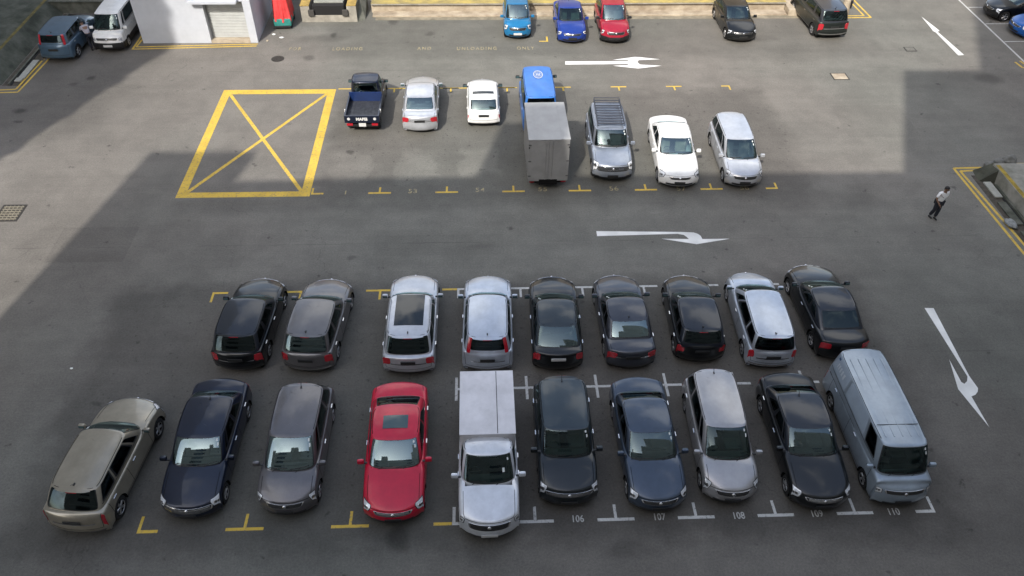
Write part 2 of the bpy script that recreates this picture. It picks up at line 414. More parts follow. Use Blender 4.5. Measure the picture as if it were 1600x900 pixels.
    for k in range(len(pl)):
        lo_a = ([2.95]+list(pl))[k]+0.06; hi_a = pl[k]-0.06
        if k == 0: q_ = [(lo_a-0.05, sv0), (hi_a, sv0), (hi_a, sv1), (lo_a+0.12, sv1)]
        elif k == len(pl)-1: q_ = [(lo_a, sv0), (hi_a+0.05, sv0+0.0), (hi_a-0.22, sv1), (lo_a, sv1)]
        else: q_ = [(lo_a, sv0), (hi_a, sv0), (hi_a, sv1), (lo_a, sv1)]
        SQ.append(q_)
        if not p.get('sidemats') or k == 0: WQ.append((q_, 0.16)); WQ.append(([(GU-q_[1][0], q_[1][1]), (GU-q_[0][0], q_[0][1]), (GU-q_[3][0], q_[3][1]), (GU-q_[2][0], q_[2][1])], 0.16))
    inside = np.zeros((n1, n2), int)
    for wi, (q_, r_) in enumerate(WQ):
        Uw = np.where(A_ > GU*0.75, A_-GU, A_) if wi == 0 else A_
        b_ = (B_-q_[0][1])/(q_[2][1]-q_[0][1]); l_ = q_[0][0]+(q_[3][0]-q_[0][0])*b_; rr_ = q_[1][0]+(q_[2][0]-q_[1][0])*b_
        a_ = (Uw-l_)/(rr_-l_)*2-1; bb = b_*2-1; qq = np.clip((np.abs(bb)-(1-r_))/r_, 0, 1); ax_ = 1-r_*(1-np.sqrt(np.maximum(0, 1-qq*qq)))*0.9
        inside[(np.abs(bb) < 0.985) & (np.abs(a_) < ax_*0.985)] = wi+1
    FF = []
    for i in range(n1):
        for j in range(n2-1):
            w4 = (inside[i, j], inside[(i+1) % n1, j], inside[(i+1) % n1, j+1], inside[i, j+1])
            if w4[0] and w4[0] == w4[1] == w4[2] == w4[3]: continue
            q = (ix[i, j], ix[(i+1) % n1, j], ix[(i+1) % n1, j+1], ix[i, j+1]); FF.append(q if gfl > 0 else q[::-1])
    mb.add(Y.reshape(-1, 3), FF, 2 if p.get('roofcol') else 0)  # roofcol: paler copy of the body paint with sky reflection painted in
    # ---------------- panel gaps (dark ribbons a few mm proud)
    so = 0.0025*flip; go = 0.0025*gfl
    gw = 0.014
    hs, he = 5.15, 8.05
    for mir in (False, True):
        if p['kind'] != 'van':
            strip(mb, S, [(hs, C-2.1), (hs+1, C-2.35), (he, C-2.3)], gw, so, 1, mir)
        # door gaps on the side
        for px_ in p.get('doors', (8.6, 11.0, 13.2)):
            strip(mb, S, [(px_, 2.2), (px_+0.05, 6.6)], gw, so, 1, mir)
        strip(mb, S, [(p.get('doors', (8.6, 11, 13.2))[0], 2.2), (p.get('doors', (8.6, 11, 13.2))[-1], 2.2)], gw, so, 1, mir)
        strip(mb, G, [(2.85, 5.55), (7.4, 5.55)], 0.018, go, 1, mir)              # roof ditch
    if p['kind'] != 'van': strip(mb, S, [(hs, C-2.1), (hs-0.05, C), (hs, C+2.1)], gw, so, 1)
    if p['kind'] == 'sedan':
        for mir in (False, True): strip(mb, S, [(14.3, C-2.4), (16.2, C-2.3), (17.6, C-2.4)], gw, so, 1, mir)
        strip(mb, S, [(17.6, C-2.4), (17.7, C), (17.6, C+2.4)], gw, so, 1)
    else:
        for mir in (False, True): strip(mb, S, [(15.2, C-2.9), (17.2, C-2.8), (19.2, C-2.6)], gw, so, 1, mir)
        strip(mb, S, [(19.2, C-2.6), (19.3, C), (19.2, C+2.6)], gw, so, 1)
        strip(mb, G, [(8.0, 5.6), (10, 5.65), (12, 5.6)], gw, go, 1)
    # underbody and wheel wells
    mb.box((0, 0, zb+0.10), (L-0.55, W-0.62, 0.25), 3); mb.box((0, 0, 0.36), (L-1.0, W-0.66, 0.30), 3)
    for wx in WX: mb.box((wx, 0, 0.48), (0.86, W-0.62, 0.55), 3)
    body = mb.build('body', [col, M_GAP if not low else M_BLACK, p.get('roofcol') or col, M_UNDER], root, smooth=True)
    # ---------------- glass
    gm = [glass_ws, M_BLACK]
    wsobj = patch('windscreen', G, [(-ua-0.12+GU, wv0), (ua+0.12+GU, wv0), (ua-0.02+GU, wv1), (-ua+0.02+GU, wv1)], gm, root, off=0.005*1, flip=gfl, n=18, m=8, r=0.14, border=0.06)
    if not p.get('norear'):
        patch('rear_window', G, [(10-ur, rv0), (10+ur, rv0), (10+ur, rv1), (10-ur, rv1)], [glass_rear, M_BLACK], root, off=0.005, flip=gfl, n=16, m=6, r=0.2, border=0.06)
    if not p.get('noside'):
        for k in range(len(pl)):
            quad = SQ[k]
            for mir in (False, True):
                patch('side_window', G, quad, [(p['sidemats'][k] if p.get('sidemats') else glass_side), M_BLACK if not p.get('sidemats') or k == 0 else p['sidemats'][k]], root, mirror=mir, off=0.004, flip=gfl, n=8, m=6, r=0.16, border=0.14)
    # cabin : dashboard, wheel, seats
    if not p.get('nocabin'):
        sm_ = p.get('trim', M_SEAT); b0 = belt-0.28
        o_ = MB(); o_.box((cow-0.28, 0, belt-0.17), (0.50, W*0.80, 0.22), 0, bev=0.05); o_.box((cow-0.30, -0.38, belt-0.06), (0.22, 0.36, 0.08), 0, bev=0.03); smooth_by_angle(o_.build('dashboard', M_DASH, root))
        o_ = MB(); cc = Vector((cow-0.60, -0.38, belt-0.08)); ux = Vector((-0.42, 0, 0.9)).normalized(); uy = Vector((0, 1, 0)); pr_ = None
        for k in range(19):
            t = 2*math.pi*k/18; q_ = cc+ux*math.cos(t)*0.18+uy*math.sin(t)*0.18
            if pr_ is not None: o_.tube(pr_, q_, 0.014, 0, 6, caps=False)
            pr_ = q_
        o_.tube(cc-uy*0.17, cc+uy*0.17, 0.02); o_.build('steering_wheel', M_BLACK, root, True)
        rows_ = [cow-1.35]
        while rows_[-1]-0.95 > xt1-0.15 and len(rows_) < 4: rows_.append(rows_[-1]-0.88)
        for ri_, xs_ in enumerate(rows_):
            if xs_ < xb1+0.25: break
            for sy in ((-0.37, 0.37) if ri_ == 0 else (0.0,)):
                wd = 0.50 if ri_ == 0 else 1.22; o_ = MB(); tl_ = Matrix.Rotation(R(-14), 4, 'Y')
                o_.box((xs_+0.26, sy, b0-0.18), (0.50, wd, 0.16), 0, bev=0.05); o_.box((xs_-0.02, sy, b0+0.12), (0.15, wd, 0.56), 0, bev=0.06, M=tl_)
                for hy in ((0,) if ri_ == 0 else (-0.38, 0.38)): o_.box((xs_-0.11, sy+hy, b0+0.48), (0.10, 0.26, 0.17), 0, bev=0.04, M=tl_)
                smooth_by_angle(o_.build('seat' if ri_ == 0 else 'rear_bench', sm_, root))
    # belt line moulding
    for mir in (False, True):
        cm = MB(); strip(cm, G, [(2.95, 1.62), (7.0, 1.62)], 0.022, 0.006*gfl, 0, mir)
        cm.build('window_moulding', M_CHROME if p.get('chrome') else M_BLACK, root)
    # ---------------- lamps
    hl = p.get('hl') or [(3.65, 5.2), (3.8, 7.9), (5.9, 8.3), (6.8, 6.7)]
    for mir in (False, True):
        o = patch('headlight', S, hl, [M_LAMP, M_BLACK], root, mirror=mir, off=0.008, flip=flip, n=7, m=5, r=0.35, border=0.10)
        hq = np.array(hl, float)
        for fa, fb in ((0.5, 0.30), (0.5, 0.66)):
            c_ = hq[0]*(1-fa)*(1-fb)+hq[1]*(1-fa)*fb+hq[2]*fa*fb+hq[3]*fa*(1-fb); du_ = abs(hq[2][0]-hq[0][0])*0.27; dv_ = abs(hq[1][1]-hq[0][1])*0.15
            patch('reflector', S, [c_+(-du_, -dv_), c_+(-du_, dv_), c_+(du_, dv_), c_+(du_, -dv_)], [M_DRIM, M_CHROME], o, mirror=mir, off=0.012, flip=flip, n=6, m=6, r=0.95, border=0.35)
    tl = p.get('tl') or [(18.3, 4.9), (18.3, 8.5), (16.9, 8.5), (16.5, 5.6)]
    for mir in (() if p.get('onlyfront') else (False, True)):
        if p.get('tlg'): patch('taillight', G, p['tlg'], M_TAIL, root, mirror=mir, off=0.012, flip=gfl, n=4, m=8, r=0.3)
        else: patch('taillight', S, tl, M_TAIL, root, mirror=mir, off=0.010, flip=flip, n=7, m=5, r=0.3)
    # grille with slats
    gq = p.get('gr') or [(3.75, C-1.35), (3.75, C+1.35), (4.75, C+1.6), (4.75, C-1.6)]
    g = patch('grille', S, gq, [M_BLACK, M_CHROME], root, off=0.010, flip=flip, n=8, m=5, r=0.25, border=p.get('gb', 0.1))
    gs = MB()
    for k in (0.28, 0.5, 0.72):
        a = gq[0][0]+(gq[2][0]-gq[0][0])*k; hwid = abs(gq[0][1]-C)*0.9
        strip(gs, S, [(a, C-hwid), (a, C+hwid)], 0.016, 0.014*flip)
    gs.build('slat', M_CHROME if p.get('chrome') else M_DRIM, g)
    lo_ = patch('air_intake', S, [(1.5, C-1.6), (1.5, C+1.6), (2.35, C+1.7), (2.35, C-1.7)], M_BLACK, root, off=0.006, flip=flip, n=8, m=4, r=0.4)
    # badge
    bq = S(np.array([4.3]), np.array([float(C)]))[0]
    bb = MB(); bb.tube(bq+np.array([0.005, 0, 0]), bq+np.array([0.03, 0, 0.008]), 0.055, n=14); bb.build('badge', M_CHROME, root, True)
    # plates
    pm = p.get('plate', M_PLATEB)
    q = S(np.array([2.75]), np.array([float(C)]))[0]
    mp = MB(); mp.box((q[0]+0.016, 0, q[2]), (0.02, 0.48, 0.12), 0, bev=0.004); mp.build('number_plate', pm, root)
    q = S(np.array([NS-1-3.9]), np.array([float(C)]))[0]
    if not p.get('onlyfront'): mp = MB(); mp.box((q[0]-0.014, 0, q[2]+0.05), (0.022, 0.50, 0.12), 0, bev=0.004); mp.build('number_plate', pm, root)
    if p.get('rear_trim'):
        t_ = MB(); strip(t_, S, [(18.25 if p['kind'] != 'sedan' else 18.0, C-1.7), (18.25 if p['kind'] != 'sedan' else 18.0, C+1.7)], 0.035, 0.014*flip); t_.build('boot_trim', M_CHROME, root)
    if p.get('bumper_trim'):
        t_ = MB(); strip(t_, S, [(19.9, 7.0), (20.0, C), (19.9, 2*C-7.0)], 0.05, 0.012*flip); t_.build('bumper_strip', M_CHROME, root)
    # ---------------- mirrors
    for s in (1, -1):
        mm = MB(); cx0 = cow-0.36-0.0; yy = w*0.99; zz = belt+0.10+p.get('mz', 0)
        mm.box((cx0, s*(yy+0.10), zz), (0.13, 0.22, 0.15), 0, bev=0.045, taper=(0.75, 0.9)); mm.box((cx0+0.01, s*(yy-0.02), zz-0.06), (0.06, 0.14, 0.04), 1, bev=0.01)
        mm.box((cx0-0.062, s*(yy+0.10), zz), (0.012, 0.17, 0.10), 2, bev=0.004)
        smooth_by_angle(mm.build('side_mirror', [p.get('mircol') or col, M_BLACK, O_TEAL], root))
    # ---------------- handles
    for hu in p.get('handles', (10.35, 12.6)):
        for s in (1, -1):
            q = S(np.array([hu]), np.array([5.35]))[0]
            hh = MB(); hh.box((q[0], s*(abs(q[1])+0.012), q[2]), (0.17, 0.03, 0.022), 0, bev=0.01); hh.build('door_handle', M_CHROME if p.get('chromeh', True) else col, root)
    # ---------------- wipers, antenna, rails, sunroof, spoiler
    for (u0, u1, v1) in ((-1.6, -0.1, 2.2), (0.1, 1.7, 2.2)):
        wp = MB(); strip(wp, G, [(GU+u0, wv0+0.18), (GU+u1, wv0+0.32)], 0.022, 0.022*gfl); strip(wp, G, [(GU+(u0+u1)/2-0.4, wv0-0.15), (GU+(u0+u1)/2, wv0+0.25)], 0.018, 0.02*gfl)
        wp.build('wiper', M_BLACK, root)
    if p.get('antenna', True):
        q = G(np.array([10.0 if not p.get('antf') else 0.0]), np.array([6.6]))[0]
        aa = MB(); aa.box((q[0], 0, q[2]+0.02), (0.09, 0.04, 0.035), 0, bev=0.012); aa.tube((q[0]-0.01, 0, q[2]+0.03), (q[0]-0.12, 0, q[2]+0.15), 0.008, 0, 6); aa.build('antenna', M_BLACK, root)
    if p.get('rails'):
        for mir in (False, True):
            rr = MB(); ys = 1 if not mir else -1
            ks = np.linspace(3.1, 7.1, 9); Q = G(ks, np.full(9, 5.75)); 
            for k in range(8):
                a = Q[k].copy(); b = Q[k+1].copy(); a[1] = abs(a[1])*ys; b[1] = abs(b[1])*ys; a[2] += 0.045; b[2] += 0.045
                rr.tube(a, b, 0.017, 0, 8, caps=False)
            for k in (0, 4, 8):
                a = Q[k].copy(); a[1] = abs(a[1])*ys; rr.tube(a, a+np.array([0, 0, 0.05]), 0.02, 0, 8)
            rr.build('roof_rail', p['rails'], root, True)
    if p.get('sunroof'):
        x0, x1, hw = p['sunroof']
        V = []; F_ = []; nx_, ny_ = 10, 8
        # glass laid on the roof by looking up its height
        pass
        for i in range(nx_+1):
            for j in range(ny_+1):
                xx = F-(x0+(x1-x0)*i/nx_); yy = hw*(2*j/ny_-1)
                f_ = (xt0-xx)/(xt0-xt1); zz = H-p['roofc']*(2*f_-0.85)**2-0.012-0.045*(yy/wt)**2
                V.append((xx, yy, zz+0.012))
        F_ = [(i*(ny_+1)+j, (i+1)*(ny_+1)+j, (i+1)*(ny_+1)+j+1, i*(ny_+1)+j+1) for i in range(nx_) for j in range(ny_)]
        mesh_obj('sunroof', V, F_, p.get('sunglass', O_DARK), root)
    if p.get('spoiler'):
        q = G(np.array([10.0]), np.array([5.3]))[0]; q2 = G(np.array([8.3]), np.array([5.3]))[0]
        sp = MB(); hw_ = q2[1]*0.98; bk = p['spoiler']
        V = []
        for k in range(9):
            f = -1+2*k/8; e = q[0]-bk*(1-0.25*abs(f)**3); x0 = q[0]+0.14-(0)*abs(f)+ (q2[0]-q[0])*abs(f)**3
            V += [(x0, f*hw_, q[2]+0.022-0.02*f*f), (e+ (q2[0]-q[0])*abs(f)**3, f*hw_, q[2]+0.0-0.02*f*f), (e+0.02+(q2[0]-q[0])*abs(f)**3, f*hw_, q[2]-0.035-0.02*f*f), (x0, f*hw_, q[2]-0.03-0.02*f*f)]
        Fq = [(k*4+j, k*4+(j+1) % 4, (k+1)*4+(j+1) % 4, (k+1)*4+j) for k in range(8) for j in range(4)]+[(0, 1, 2, 3), (32, 35, 34, 33)]
        sp.add(V, Fq); smooth_by_angle(sp.build('spoiler', [col], root))
        bl_ = MB(); bl_.box((q[0]-bk*0.98, 0, q[2]-0.018), (0.02, 0.30, 0.022)); bl_.build('brake_lamp', M_TAIL, root)
    # stickers on the windscreen (season parking label, reader unit)
    for (u, v, du, dv) in p.get('labels', ((1.75, 4.1, 0.10, 0.22), (1.85, 3.4, 0.09, 0.2))):
        lab = MB(); V, F_, _ = patch_data(G, [(GU+u-du, v-dv), (GU+u+du, v-dv), (GU+u+du, v+dv), (GU+u-du, v+dv)], off=0.008, flip=gfl, n=3, m=3, r=0.2); lab.add(V, F_); lab.build('label', M_STICK, wsobj)
    # ---------------- wheels
    tw = 0.20
    for wx in WX+tuple(p.get('morewheels', ())):
        for s in (1, -1):
            tm = MB(); ro = wr; ri = wr*0.66; yo = w-0.035
            prof = [(ri, -0.005), (ro-0.03, 0.0), (ro-0.008, -0.02), (ro, -0.05), (ro, -tw+0.04), (ro-0.02, -tw), (ri, -tw)]
            tm.lathe_y(prof, (0, 0, 0), 0, 28, s)
            wo = tm.build('wheel', [M_TYRE], root, True); wo.location = (wx, s*yo, wr)
            rm = MB(); rm.lathe_y([(ri+0.004, -0.004), (ri-0.015, 0.004), (ri-0.025, -0.02), (ri-0.03, -0.10), (0.02, -0.10)], (0, 0, 0), 1, 24, s)
            ns = p.get('spokes', 5); a0 = random.random()*6
            rm.lathe_y([(0.06, -0.02), (0.045, 0.0), (0.0005, 0.004)], (0, 0, 0), 0, 12, s)
            for k in range(ns):
                t = a0+2*math.pi*k/ns; d = Vector((math.cos(t), 0, math.sin(t))); e = Vector((-math.sin(t), 0, math.cos(t)))
                V = []
                for rr, hw_, yy in ((0.04, 0.032, -0.008), (ri-0.012, 0.036, -0.012)):
                    for sg in (-1, 1):
                        for dy in (0, -0.03): q = d*rr+e*hw_*sg; V.append((q.x, s*(yy+dy), q.z))
                rm.add(V, [(0, 2, 6, 4), (1, 5, 7, 3), (0, 4, 5, 1), (2, 3, 7, 6)], 0)
            # ring
            rm.lathe_y([(ri+0.004, -0.004), (ri-0.02, 0.003), (ri-0.03, -0.012)], (0, 0, 0), 0, 24, s)
            rm.build('rim', [rim, M_UNDER], wo, True)
    if p.get('extra'): p['extra'](root, p, S, G, flip, gfl, col)
    return root

KINDS = dict(
    sedan=dict(kind='sedan'),
    hatch=dict(kind='hatch', L=4.2, W=1.75, H=1.48, roofr=0.42, rgb=0.10, deck=0.98, beltr=0.98, tail=0.9, rw=0.75, pillars=(3.5, 5.3, 6.7), dc=0.18,
               tl=[(18.5, 4.9), (18.5, 8.2), (16.7, 8.2), (16.2, 5.4)], spoiler=0.06),
    wagon=dict(kind='hatch', rv=(1.4, 4.9), ur=2.3, L=4.7, W=1.80, H=1.58, roofr=0.50, rgb=0.12, deck=1.02, beltr=1.04, tail=0.95, rw=0.95, pillars=(3.5, 5.1, 6.9), dc=0.20,
               tl=[(18.5, 4.9), (18.5, 8.2), (16.7, 8.2), (16.2, 5.4)], spoiler=0.08),
    suv=dict(kind='hatch', pf=0.33, pr=0.22, rv=(1.4, 4.9), ur=2.3, L=4.5, W=1.83, H=1.68, hf=0.84, hc=1.08, belt=1.06, beltr=1.12, cowl=1.15, ws=0.72, roofr=0.42, rgb=0.10, deck=1.10, tail=1.0, wr=0.35,
             zb=0.26, pillars=(3.5, 5.2, 6.9), dc=0.20, tumble=0.82, tl=[(18.5, 4.9), (18.5, 8.2), (16.7, 8.2), (16.2, 5.4)], spoiler=0.10, rw=0.9),
    mpv=dict(kind='hatch', rv=(1.4, 4.9), ur=2.3, pr=0.22, L=4.55, W=1.70, H=1.60, hf=0.74, hc=1.0, cowl=0.92, ws=0.95, belt=0.98, beltr=1.02, roofr=0.28, rgb=0.10, deck=1.0, tail=0.9, rw=0.85,
             pillars=(3.6, 5.3, 7.0), dc=0.16, tumble=0.79, tl=[(18.5, 4.9), (18.5, 8.2), (16.7, 8.2), (16.2, 5.4)], spoiler=0.06, fw=0.82),
    van=dict(kind='van', L=4.75, W=1.70, H=1.98, hf=0.92, hc=1.12, belt=1.12, beltr=1.14, cowl=0.42, ws=0.50, roofr=0.10, rgb=0.03, deck=1.10, tail=0.95, wr=0.31,
             zb=0.22, fw=0.95, rw=1.0, pillars=(3.35, 5.2, 7.0), dc=0.10, ac=0.22, tumble=0.84, cabw=0.965, roofc=0.03, pf=0.26, pr=0.14, crown=0.02, antenna=False,
             tl=[(19.0, 5.0), (19.0, 7.2), (16.8, 7.2), (16.4, 5.4)], gr=[(4.1, 8.3), (4.1, 11.7), (4.8, 11.9), (4.8, 8.1)],
             hl=[(4.0, 5.8), (4.0, 7.9), (4.9, 7.9), (5.3, 6.2)]),
)
# ------------------------------------------------------------------ ground
def nd(nt, t, **kw):
    n = nt.nodes.new(t)
    for k, v in kw.items():
        if k in n.inputs.keys(): n.inputs[k].default_value = v
        else: setattr(n, k, v)
    return n

def asphalt_material(base=0.145):
    m = bpy.data.materials.new('asphalt'); m.use_nodes = True; nt = m.node_tree; L = nt.links.new
    b = nt.nodes['Principled BSDF']; b.inputs['Roughness'].default_value = 0.85; b.inputs['Specular IOR Level'].default_value = 0.35
    geo = nd(nt, 'ShaderNodeNewGeometry')
    def noise(scale, det=6, rough=0.6, sx=1, sy=1, off=0):
        mp = nd(nt, 'ShaderNodeMapping'); mp.inputs['Scale'].default_value = (sx, sy, 1); mp.inputs['Location'].default_value = (off, off*0.7, 0)
        L(geo.outputs['Position'], mp.inputs['Vector'])
        n = nd(nt, 'ShaderNodeTexNoise'); n.inputs['Scale'].default_value = scale; n.inputs['Detail'].default_value = det; n.inputs['Roughness'].default_value = rough
        L(mp.outputs[0], n.inputs['Vector']); return n.outputs['Fac']
    def rng(x, a, b_, c, d, smooth=True):
        r = nd(nt, 'ShaderNodeMapRange'); r.interpolation_type = 'SMOOTHSTEP' if smooth else 'LINEAR'
        r.inputs['From Min'].default_value = a; r.inputs['From Max'].default_value = b_; r.inputs['To Min'].default_value = c; r.inputs['To Max'].default_value = d
        L(x, r.inputs['Value']); return r.outputs[0]
    def mth(op, a, b_=None):
        n = nd(nt, 'ShaderNodeMath'); n.operation = op
        for i, q in enumerate((a, b_)):
            if q is None: continue
            if hasattr(q, 'links'): L(q, n.inputs[i])
            else: n.inputs[i].default_value = q
        return n.outputs[0]
    big = rng(noise(0.09, 5, 0.55), 0.3, 0.7, 0.92, 1.07)
    mid = rng(noise(0.45, 8, 0.72, off=9), 0.32, 0.70, 0.86, 1.12)
    streak = rng(noise(0.55, 6, 0.7, sx=0.10, sy=2.2, off=4), 0.34, 0.66, 0.955, 1.035)
    fine = rng(noise(14, 4, 0.8, off=3), 0.25, 0.75, 0.80, 1.20)
    grain = rng(noise(70, 2, 0.8, off=5), 0.25, 0.75, 0.80, 1.22)
    v = mth('MULTIPLY', mth('MULTIPLY', big, mid), mth('MULTIPLY', streak, mth('MULTIPLY', fine, grain)))
    # oil spots
    spots = rng(noise(1.7, 4, 0.55, off=31), 0.66, 0.74, 1.0, 0.55)
    v = mth('MULTIPLY', v, spots)
    # dirt worn into the lorry bays (rubber and oil), and dirt with painted-in shade over the car bays
    sep = nd(nt, 'ShaderNodeSeparateXYZ'); L(geo.outputs['Position'], sep.inputs[0]); X, Y = sep.outputs[0], sep.outputs[1]
    wob = mth('MULTIPLY', mth('SUBTRACT', noise(0.8, 5, 0.6, off=17), 0.5), 2.2)
    Yw = mth('ADD', Y, wob); Xw = mth('ADD', X, wob)
    def box(x0, x1, y0, y1, s):
        a = mth('MULTIPLY', rng(Xw, x0-s, x0+s, 0, 1), rng(Xw, x1-s, x1+s, 1, 0)); c = mth('MULTIPLY', rng(Yw, y0-s, y0+s, 0, 1), rng(Yw, y1-s, y1+s, 1, 0))
        return mth('MULTIPLY', a, c)
    def dirt_or_shade(v, mask, amt): return mth('MULTIPLY', v, mth('SUBTRACT', 1.0, mth('MULTIPLY', mask, amt)))
    v = dirt_or_shade(v, box(-6.4, 16.0, 16.0, 25.3, 0.6), 0.26)
    v = dirt_or_shade(v, box(-12.5, 18.5, 15.2, 16.3, 0.5), 0.15)
    v = dirt_or_shade(v, box(-8, 24, 29.0, 34.5, 0.8), 0.20)
    v = dirt_or_shade(v, box(-13.0, 15.5, -0.8, 10.6, 0.7), 0.36)
    v = dirt_or_shade(v, box(-40, -11.5, -30, 14.0, 4.0), 0.20); v = dirt_or_shade(v, box(-40, -17, 21, 60, 1.5), 0.2); v = dirt_or_shade(v, box(-40, 60, -30, 1.0, 2.0), 0.12); v = dirt_or_shade(v, box(15, 40, -30, 9.0, 2.5), 0.26)  # building shade painted into the asphalt colour: left side, front lane, right side
    # paler patches between the wheel tracks of the lorry bays
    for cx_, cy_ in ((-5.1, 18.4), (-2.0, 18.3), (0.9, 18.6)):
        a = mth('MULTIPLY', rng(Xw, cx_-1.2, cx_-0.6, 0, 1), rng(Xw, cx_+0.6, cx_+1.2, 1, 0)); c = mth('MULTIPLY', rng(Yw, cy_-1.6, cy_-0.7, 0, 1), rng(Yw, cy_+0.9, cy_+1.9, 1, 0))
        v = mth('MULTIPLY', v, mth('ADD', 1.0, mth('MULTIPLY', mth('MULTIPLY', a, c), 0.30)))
    # long paving joints
    for yy, x0, x1 in ((4.95, -40, -8.5), (6.4, 16, 60), (12.9, -30, 60), (27.6, -20, 30)):
        j = mth('ABSOLUTE', mth('SUBTRACT', mth('ADD', Y, mth('MULTIPLY', wob, 0.03)), yy)); j = rng(j, 0.012, 0.045, 1, 0)
        j = mth('MULTIPLY', j, mth('MULTIPLY', rng(Xw, x0, x0+2, 0, 1), rng(Xw, x1-2, x1, 1, 0))); v = dirt_or_shade(v, mth('MULTIPLY', j, rng(noise(0.35, 4, 0.6, off=88), 0.42, 0.6, 0, 1)), 0.20)
    # rectangular repairs
    for x0, x1, y0, y1, a_ in ((-16.5, -13.4, 12.0, 14.2, 0.13), (17.6, 20.8, 4.2, 8.8, -0.08), (-3.5, 1.8, 12.1, 13.4, 0.07), (19.0, 22.6, 20.5, 23.5, 0.07)):
        m_ = mth('MULTIPLY', mth('MULTIPLY', rng(X, x0, x0+.03, 0, 1), rng(X, x1, x1+.03, 1, 0)), mth('MULTIPLY', rng(Y, y0, y0+.03, 0, 1), rng(Y, y1, y1+.03, 1, 0))); v = dirt_or_shade(v, m_, a_)
    dr = rng(noise(5.5, 3, 0.5, off=61), 0.64, 0.70, 0, 1); bays = mth('MAXIMUM', box(-12, 15, 1.0, 9.5, 0.5), box(-6, 16, 17.5, 24.5, 0.5)); v = dirt_or_shade(v, mth('MULTIPLY', dr, bays), 0.4)
    # single stains : leaks and burnt rubber
    for (px_, py_, a_, b_, k_) in ((622, 838, 0.42, 0.55, 0.5), (32, 174, 0.42, 0.28, 0.5), (27, 189, 0.3, 0.15, 0.45), (143, 122, 0.3, 0.3, 0.5), (115, 131, 0.35, 0.2, 0.35), (483, 90, 0.35, 0.4, 0.35), (522, 55, 0.25, 0.4, 0.45), (548, 238, 0.22, 0.2, 0.5),
                                (616, 34, 0.35, 0.5, 0.4), (672, 53, 0.5, 0.35, 0.35), (500, 60, 1.6, 0.7, 0.25), (553, 405, 0.3, 0.15, 0.35), (1545, 123, 0.9, 0.7, 0.35), (400, 520, 0.25, 0.1, 0.3), (150, 630, 0.2, 0.12, 0.3), (1180, 60, 1.5, 0.5, 0.15), (980, 860, 1.0, 0.35, 0.2), (250, 640, 0.15, 0.2, 0.3), (1020, 330, 0.4, 0.12, -0.15), (755, 385, 0.8, 0.25, 0.15)):
        qq = at(px_, py_); dx = mth('DIVIDE', mth('SUBTRACT', mth('ADD', X, mth('MULTIPLY', wob, 0.35)), float(qq[0])), a_); dy = mth('DIVIDE', mth('SUBTRACT', mth('ADD', Y, mth('MULTIPLY', wob, -0.3)), float(qq[1])), b_)
        rr = mth('SQRT', mth('ADD', mth('MULTIPLY', dx, dx), mth('MULTIPLY', dy, dy))); v = dirt_or_shade(v, rng(rr, 0.35, 1.15, 1, 0), k_)
    # thin cracks
    vo = nd(nt, 'ShaderNodeTexVoronoi'); vo.feature = 'DISTANCE_TO_EDGE'; vo.inputs['Scale'].default_value = 0.16
    mp = nd(nt, 'ShaderNodeMapping'); L(geo.outputs['Position'], mp.inputs['Vector'])
    va = nd(nt, 'ShaderNodeVectorMath'); va.operation = 'ADD'; L(mp.outputs[0], va.inputs[0])
    nz = nd(nt, 'ShaderNodeTexNoise'); nz.inputs['Scale'].default_value = 1.2; nz.inputs['Detail'].default_value = 6; L(geo.outputs['Position'], nz.inputs['Vector'])
    sc = nd(nt, 'ShaderNodeVectorMath'); sc.operation = 'SCALE'; sc.inputs['Scale'].default_value = 1.6; L(nz.outputs['Color'], sc.inputs[0]); L(sc.outputs[0], va.inputs[1]); L(va.outputs[0], vo.inputs['Vector'])
    crack = rng(vo.outputs['Distance'], 0.0, 0.0035, 0.72, 1.0)
    gate = rng(noise(0.12, 3, 0.5, off=50), 0.45, 0.6, 0.0, 1.0)
    crack = mth('SUBTRACT', 1.0, mth('MULTIPLY', mth('SUBTRACT', 1.0, crack), gate))
    v = mth('MULTIPLY', v, crack)
    hue = nd(nt, 'ShaderNodeMix'); hue.data_type = 'RGBA'; hue.inputs['A'].default_value = (base*1.075, base*0.99, base*0.875, 1); hue.inputs['B'].default_value = (base*1.03, base*1.01, base*0.885, 1)
    L(rng(noise(0.05, 3, 0.5, off=70), 0.4, 0.6, 0, 1), hue.inputs['Factor'])
    sc2 = nd(nt, 'ShaderNodeVectorMath'); sc2.operation = 'SCALE'; L(hue.outputs['Result'], sc2.inputs[0]); L(v, sc2.inputs['Scale'])
    L(sc2.outputs[0], b.inputs['Base Color'])
    bp = nd(nt, 'ShaderNodeBump'); bp.inputs['Strength'].default_value = 0.5; bp.inputs['Distance'].default_value = 0.01
    L(noise(45, 4, 0.8, off=2), bp.inputs['Height']); L(bp.outputs[0], b.inputs['Normal'])
    return m

